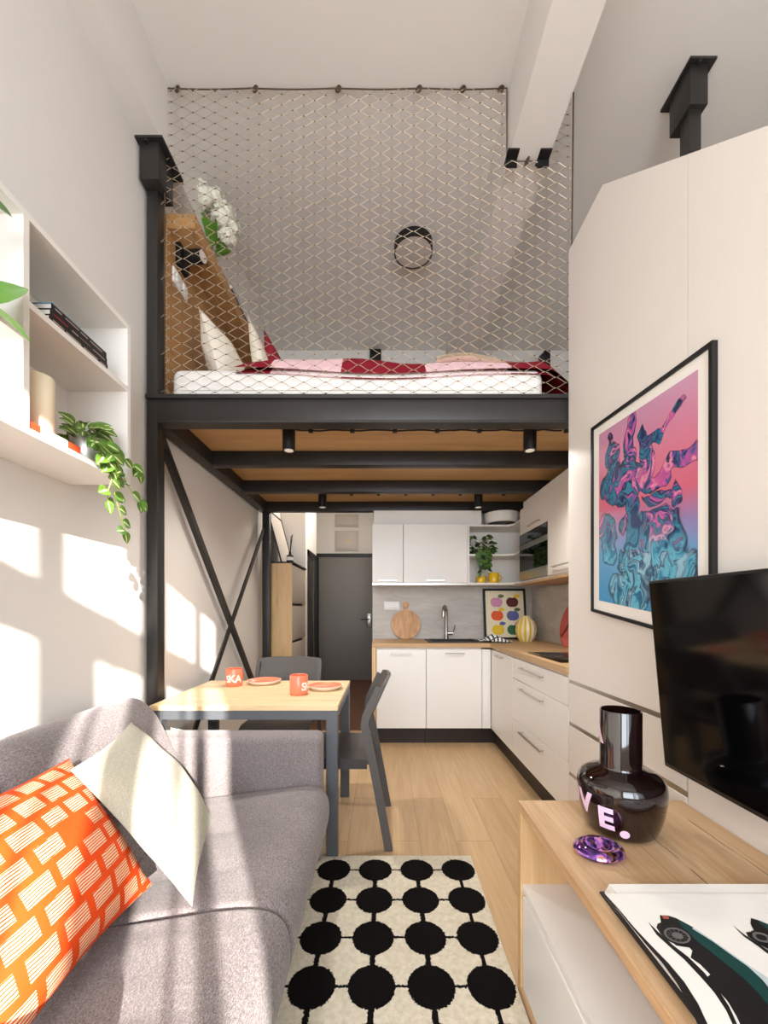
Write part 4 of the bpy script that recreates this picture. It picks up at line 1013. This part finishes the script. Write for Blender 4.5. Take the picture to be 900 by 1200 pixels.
for ci, ch in enumerate(chains):
    pts = [top+Vector((.02, 0, .01))]+[tx(x, y, -.985+.012*ci-.01*(i == 0)) for i, (x, y) in enumerate(ch)]
    sm.tube(pts, .0018, 6)
    for i, p in enumerate(pts[1:]):
        for rep in range(3 if i < len(pts)-4 else 1):
            sgn = rnd.choice((-1, 1)); L = rnd.uniform(.044, .058)
            leaf(lf, p, (rnd.uniform(.0, .5), sgn*.9, rnd.uniform(-1.0, -.1)), (.8, -.55, .25), L, L*.72, mi=rnd.choice((0, 0, 1)), stripe=2, fold=.22, droop=.12)
    leaf(lf, pts[-1], (.1, .3, -1), (.8, -.5, .2), .05, .03, stripe=2)
sm.build('stems', 'stem', tpn); lf.build('foliage', ['leaf_v', 'leaf_g', 'leaf_pale'], tpn, recalc=False)
# big-leaved plant at the near end of the shelf
bp_ = thing('potted_plant', 'plant with large bright green leaves reaching past the shelf divider', 'plant', (-1.13, .80, 2.004))
MB().lathe([(0, 0), (.05, 0), (.062, .11), (.058, .11), (.054, .095), (0, .095)], (-1.13, .80, 2.004), 32).build('pot', 'cream_glaze', bp_)
lf = MB(); sm = MB(); top = Vector((-1.13, .80, 2.11))
def bigleaf(base, tip, nrm, Wd):
    base, tip = Vector(base), Vector(tip); d = tip-base
    leaf(lf, base, d, nrm, d.length, Wd, fold=.18, droop=.12, heart=True)
    mid = (top+base)/2+Vector((.02, 0, .06)); sm.tube([top, mid, base], .0025, 6)
bigleaf(PX(-28, 350, -.985), PX(30, 326, -.985), (.4, -.85, .35), .10)
bigleaf(PX(-12, 358, -.97), PX(38, 396, -.965), (.3, -.6, .75), .055)
bigleaf(PX(-40, 215, -1.0), PX(13, 246, -1.0), (.2, -.5, .85), .05)
for i in range(9):
    a = i*.75; b0 = top+Vector((.02+.02*math.cos(a), .10*math.sin(a)-.03, .04+.02*math.sin(i*2.2)))
    bigleaf(b0, b0+Vector((.03+.03*math.cos(a), .1*math.sin(a), -.03)), (.1, -.2, 1), .08)
sm.build('stems', 'stem', bp_); lf.build('foliage', 'leaf_big', bp_, recalc=False)

# ------------------------------------------------------------------ dining table, chairs and crockery
tb_ = thing('dining_table', 'oak dining table on square grey steel legs behind the sofa', 'table', (-.69, 2.31, 0))
TX0, TX1, TY0, TY1 = -1.150, -.226, 1.964, 2.665
MB().box(TX0, TX1, TY0, TY1, .727, .752, b=.0015, seg=1).build('tabletop', 'oak_table', tb_)
for x0, x1 in ((TX0+.002, TX0+.058), (TX1-.058, TX1-.002)):
    for y0, y1 in ((TY0+.002, TY0+.052), (TY1-.052, TY1-.002)): MB().box(x0, x1, y0, y1, 0, .727, b=.002, seg=1).build('leg', 'tableleg', tb_)
b = MB()
for y0, y1 in ((TY0+.005, TY0+.03), (TY1-.03, TY1-.005)): b.box(TX0+.058, TX1-.058, y0, y1, .682, .727)
for x0, x1 in ((TX0+.005, TX0+.03), (TX1-.03, TX1-.005)): b.box(x0, x1, TY0+.052, TY1-.052, .682, .727)
b.build('apron', 'tableleg', tb_)
# chair: sits facing local -x, rear feet at x=0, width along y
ch = thing('dining_chair', 'dark grey dining chair at the end of the table with its back to the kitchen', 'chair', (0, 0, 0), 'chairs at the dining table', local=True)
HW = .245
def leg_poly(pts, w):
    pts = [Vector((p[0], p[1])) for p in pts]; L, R = [], []
    for i, p in enumerate(pts):
        d = (pts[min(i+1, len(pts)-1)]-pts[max(i-1, 0)]).normalized(); n = Vector((-d.y, d.x)); L.append(p+n*w/2); R.append(p-n*w/2)
    return [tuple(q) for q in L]+[tuple(q) for q in reversed(R)]
rear = [(.012, 0), (-.03, .23), (-.085, .52), (-.112, .635), (-.105, .68), (-.07, .755), (-.036, .825)]
for s_ in (-1, 1):
    y0 = s_*HW; y1 = s_*(HW-.026)
    MB().prism(leg_poly(rear, .040), 'Y', y0, y1).build('rear_leg', 'chair', ch)
    MB().prism(leg_poly([(-.50, 0), (-.47, .30), (-.455, .44)], .036), 'Y', s_*(HW-.02), s_*(HW-.046)).build('front_leg', 'chair', ch)
b = MB()
def seatf(sg):
    def q(u, v):
        x = -.09-.42*u; y = (v-.5)*2*(HW-.024)
        z = .455+.012*u-.022*math.sin(PI*v)*(1-u*.6)-(.02*max(0, u-.86)/.14)
        return Vector((x, y, z+(.0 if sg > 0 else -.024)))
    return q
b.grid(seatf(1), 16, 14); b.grid(seatf(-1), 16, 14, flip=True)
n0 = 17*15
bnd = [i for i in range(17)]+[17*j+16 for j in range(1, 15)]+[17*14+i for i in range(15, -1, -1)]+[17*j for j in range(13, 0, -1)]
for a, c in zip(bnd, bnd[1:]+bnd[:1]): b.f.append((a, c, c+n0, a+n0)); b.mi.append(0)
b.build('seat', 'chairseat', ch)
b = MB()
def backf(sg):
    def q(u, v):
        z = .625+.235*v; base = -.118+(z-.635)*.40+.012*v
        x = base+.030*math.sin(PI*u)+.0; y = (u-.5)*2*(HW-.004)*(1-.02*v)
        zz = z-.012*abs(2*u-1)**4*(1 if v > .5 else -1)
        return Vector((x+(.012 if sg > 0 else -.006), y, zz))
    return q
b.grid(backf(1), 20, 10); b.grid(backf(-1), 20, 10, flip=True)
n0 = 21*11
bnd = [i for i in range(21)]+[21*j+20 for j in range(1, 11)]+[21*10+i for i in range(19, -1, -1)]+[21*j for j in range(9, 0, -1)]
for a, c in zip(bnd, bnd[1:]+bnd[:1]): b.f.append((a, c, c+n0, a+n0)); b.mi.append(0)
b.build('backrest', 'chair', ch)
b = MB().box(-.45, -.10, -HW+.03, -HW+.046, .405, .44).box(-.45, -.10, HW-.046, HW-.03, .405, .44).box(-.455, -.44, -HW+.03, HW-.03, .405, .44); b.build('seat_frame', 'chairseat', ch)
ch.location = (.013, 2.27, 0)
dup(ch, (-.72, 3.10, 0), PI/2, 'dark grey dining chair on the far side of the table, facing the sofa')
TZ = .752
def smallmug(label, x, y, rows):
    t = mug('coral_mug', label, 'mug', (x, y, TZ), .050, .108, 'coral', (.35, .94), 'coral mugs on the dining table')
    lt = MB(); a0 = math.atan2(-y, -x)
    for body, sz, da, zc in rows: wrap(body, sz, a0+da, zc, lambda z: .0502, Vector((x, y, TZ)), lt, bold=.03); lt.build('letter', 'lettering_white', t); lt = MB()
smallmug('coral mug with white letters near the wall side of the table', -.926, 2.48, [('S', .058, -.82, .05), ('K', .062, -.22, .052), ('A', .062, .50, .05)])
smallmug('coral mug with white letters at the table side nearest the sofa arm', -.4745, 2.235, [('S', .060, .55, .05), ('K', .062, 1.15, .05), ('A', .062, 1.85, .05)])
for lab, x, y, r in (('coral plate with pale rim beside the mug at the wall side', -.765, 2.56, .105), ('coral plate with pale rim nearest the corner of the table', -.350, 2.385, .102)):
    t = thing('plate', lab, 'plate', (x, y, TZ), 'coral plates on the dining table')
    MB().lathe([(0, 0), (r*.7, 0), (r*.78, .004), (r, .021), (r+.001, .024), (r-.003, .0245)], (x, y, TZ), 48).build('plate_underside', 'cream_glaze', t)
    MB().lathe([(0, .007), (r*.72, .007), (r*.8, .010), (r-.003, .0245)], (x, y, TZ), 48).build('plate_face', 'coral', t)

# ------------------------------------------------------------------ sofa
sf = thing('sofa', 'light grey cloth two-seat sofa along the wall', 'sofa', (-.75, 1.07, 0))
def soft_extrude(prof, y0, y1, nseg=26, rnd_=.05, wr=None, smooth=2):
    """closed xz profile swept along y with rounded ends"""
    pts = [Vector(p) for p in prof]
    for _ in range(smooth):
        q = []
        for i, p in enumerate(pts):
            nx = pts[(i+1) % len(pts)]; q += [p*.75+nx*.25, p*.25+nx*.75]
        pts = q
    c = sum(pts, Vector((0, 0)))/len(pts); n = len(pts)
    ys = []
    for i in range(7): a = PI/2*i/6; ys.append((y0+rnd_*(1-math.cos(PI/2-a)) if False else y0+rnd_*(1-math.cos(a)) , 1-(rnd_/.35)*(1-math.sin(a))*.55))
    ys = [(y0+rnd_*(1-math.cos(a)), a) for a in [PI/2*i/6 for i in range(7)]]
    stations = [(y, rnd_*(1-math.sin(a))) for y, a in ys]
    mid = [(y0+rnd_+(y1-y0-2*rnd_)*i/nseg, 0) for i in range(1, nseg)]
    stations += mid + [(y1-(y-y0), ins) for y, ins in reversed(stations)]
    mb = MB(); vs = []
    for y, ins in stations:
        for p in pts:
            d = (p-c); L = d.length; pp = c+d*max(.05, (L-ins)/L); w = wr(pp.x, y, pp.y) if wr else Vector()
            vs.append(Vector((pp.x, y, pp.y))+w)
    fs = []
    for j in range(len(stations)-1):
        for i in range(n): fs.append((j*n+i, j*n+(i+1) % n, (j+1)*n+(i+1) % n, (j+1)*n+i))
    fs += [tuple(range(n-1, -1, -1)), tuple(range((len(stations)-1)*n, len(stations)*n))]
    return mb.add(vs, fs)
def wrinkle(seed):
    def w(x, y, z):
        if z < .25: return Vector()
        return Vector((0, 0, .004*math.sin(19*y+6*x+seed)*math.sin(5*x+seed)-.007*max(0, math.sin(27*y+5*x+seed*2+.8*math.sin(6*x)))**6*max(0, math.sin(3.2*(x+1.15)))))
    return w
seat = [(-1.0, .12), (-1.0, .36), (-.85, .372), (-.6, .405), (-.42, .435), (-.31, .44), (-.255, .41), (-.238, .33), (-.262, .22), (-.305, .10), (-.33, .075), (-.6, .075)]
soft_extrude(seat, 1.068, 1.805, rnd_=.022, wr=wrinkle(1)).build('seat_cushion', 'sofa', sf, angle=60)
soft_extrude(seat, .325, 1.062, rnd_=.022, wr=wrinkle(4)).build('seat_cushion', 'sofa', sf, angle=60)
back = [(-1.235, .25), (-1.24, .74), (-1.20, .82), (-1.11, .845), (-1.04, .80), (-.975, .70), (-.915, .57), (-.85, .43), (-.80, .36), (-.84, .28)]
soft_extrude(back, 1.066, 1.815, rnd_=.06, wr=lambda x, y, z: Vector((.004*math.sin(13*y+7*z), 0, 0))).build('back_cushion', 'sofa', sf, angle=60)
soft_extrude(back, .325, 1.064, rnd_=.05, wr=lambda x, y, z: Vector((.004*math.sin(11*y+7*z+2), 0, 0))).build('back_cushion', 'sofa', sf, angle=60)
for y0, y1 in ((1.81, 1.948), (.185, .322)):
    MB().box(-1.235, -.288, y0, y1, .07, .645, b=.03, seg=5).build('armrest', 'sofa', sf)
MB().box(-1.235, -.36, .2, 1.94, .06, .12).build('base', 'sofa', sf)
for x in (-1.15, -.42):
    for y in (.26, 1.87): MB().cyl((x, y, .0125 if x > -.7 else 0), (x, y, .07), .022, .026, n=14).build('foot', 'black', sf)

# cushions on the sofa
oc = [(-.66, .70, .44), (-.655, 1.135, .445), (-.945, 1.205, .775), (-.95, .76, .79)]
solid('throw_cushion', pillow(oc, .15, n=26, pinch=.07, bias=.62, wr=.004, seed=2), 'orange', 'orange cushion printed with hatched pale patches leaning on the sofa back', 'cushion', 'cushions on the sofa')
cc = [(-.885, 1.13, .77), (-.50, 1.045, .447), (-.585, 1.375, .50), (-.95, 1.51, .80)]
solid('throw_cushion', pillow(cc, .13, n=26, pinch=.06, bias=.75, wr=.005, seed=8), 'linen', 'plain pale cream cushion overlapping the orange one', 'cushion', 'cushions on the sofa')
# rug
solid('rug', MB().box(-.72, .428, .25, 1.977, .0, .012, b=.004), 'rug', 'cream rug with rows of black dots joined by bars', 'rug', keep=True)

# ------------------------------------------------------------------ light
def lamp(name, kind, loc, energy, col=(1, 1, 1), rot=None, **kw):
    l = bpy.data.lights.new(name, kind); l.energy = energy; l.color = col
    for k_, v_ in kw.items(): setattr(l, k_, v_)
    o = bpy.data.objects.new(name, l); C.objects.link(o); o.location = loc
    if rot is not None: o.rotation_euler = rot
    return o
sd = Vector((-.476, 1.0, -.39)).normalized()
lamp('sun', 'SUN', (0, -3, 4), 15.0, (1.0, .95, .88), sd.to_track_quat('-Z', 'Y').to_euler(), angle=math.radians(.45))
lamp('window_daylight', 'AREA', ((WX0+WX1)/2, YF-.12, (WZ0+WZ1)/2), 200.0, (.88, .955, 1.04), (PI/2, 0, 0), shape='RECTANGLE', size=WX1-WX0, size_y=WZ1-WZ0)
for x, y, e_, an in ((-.562, 2.37, 58, 150), (.862, 2.37, 55, 150), (-.564, 3.68, 20, 120), (.865, 3.68, 4, 70)):
    lamp('spot_light', 'SPOT', (x, y, 2.155), e_, (1.0, .95, .88), (0, 0, 0), spot_size=math.radians(an), spot_blend=1.0, shadow_soft_size=.035)
lamp('hall_fill', 'POINT', (-.45, 5.0, 2.75), 24.0, (1.0, .93, .85), shadow_soft_size=.1)  # unseen fill lamp, added to brighten the hall
w = bpy.data.worlds.new('daylight_sky'); bpy.context.scene.world = w; w.use_nodes = True
bgn = w.node_tree.nodes['Background']; sky = w.node_tree.nodes.new('ShaderNodeTexSky'); sky.sky_type = 'HOSEK_WILKIE'; sky.sun_direction = (-sd.x, -sd.y, -sd.z)
w.node_tree.links.new(sky.outputs[0], bgn.inputs[0]); bgn.inputs[1].default_value = 1.0

# ------------------------------------------------------------------ camera
cam = bpy.data.cameras.new('camera'); co_ = bpy.data.objects.new('camera', cam); C.objects.link(co_)
co_.location = (0, 0, H); co_.rotation_euler = (PI/2, 0, 0)
cam.sensor_fit = 'VERTICAL'; cam.sensor_height = 24; cam.lens = F/1200*24; cam.shift_y = (VY-600)/1200; cam.clip_start = .02
sc = bpy.context.scene; sc.camera = co_
sc.view_settings.view_transform = 'Standard'; sc.view_settings.look = 'None'; sc.view_settings.gamma = 1; sc.view_settings.use_curve_mapping = False
sc.view_settings.exposure = 0.27
sc.cycles.use_denoising = True; sc.cycles.max_bounces = 10; sc.cycles.diffuse_bounces = 6
sc.cycles.sample_clamp_indirect = 4.0
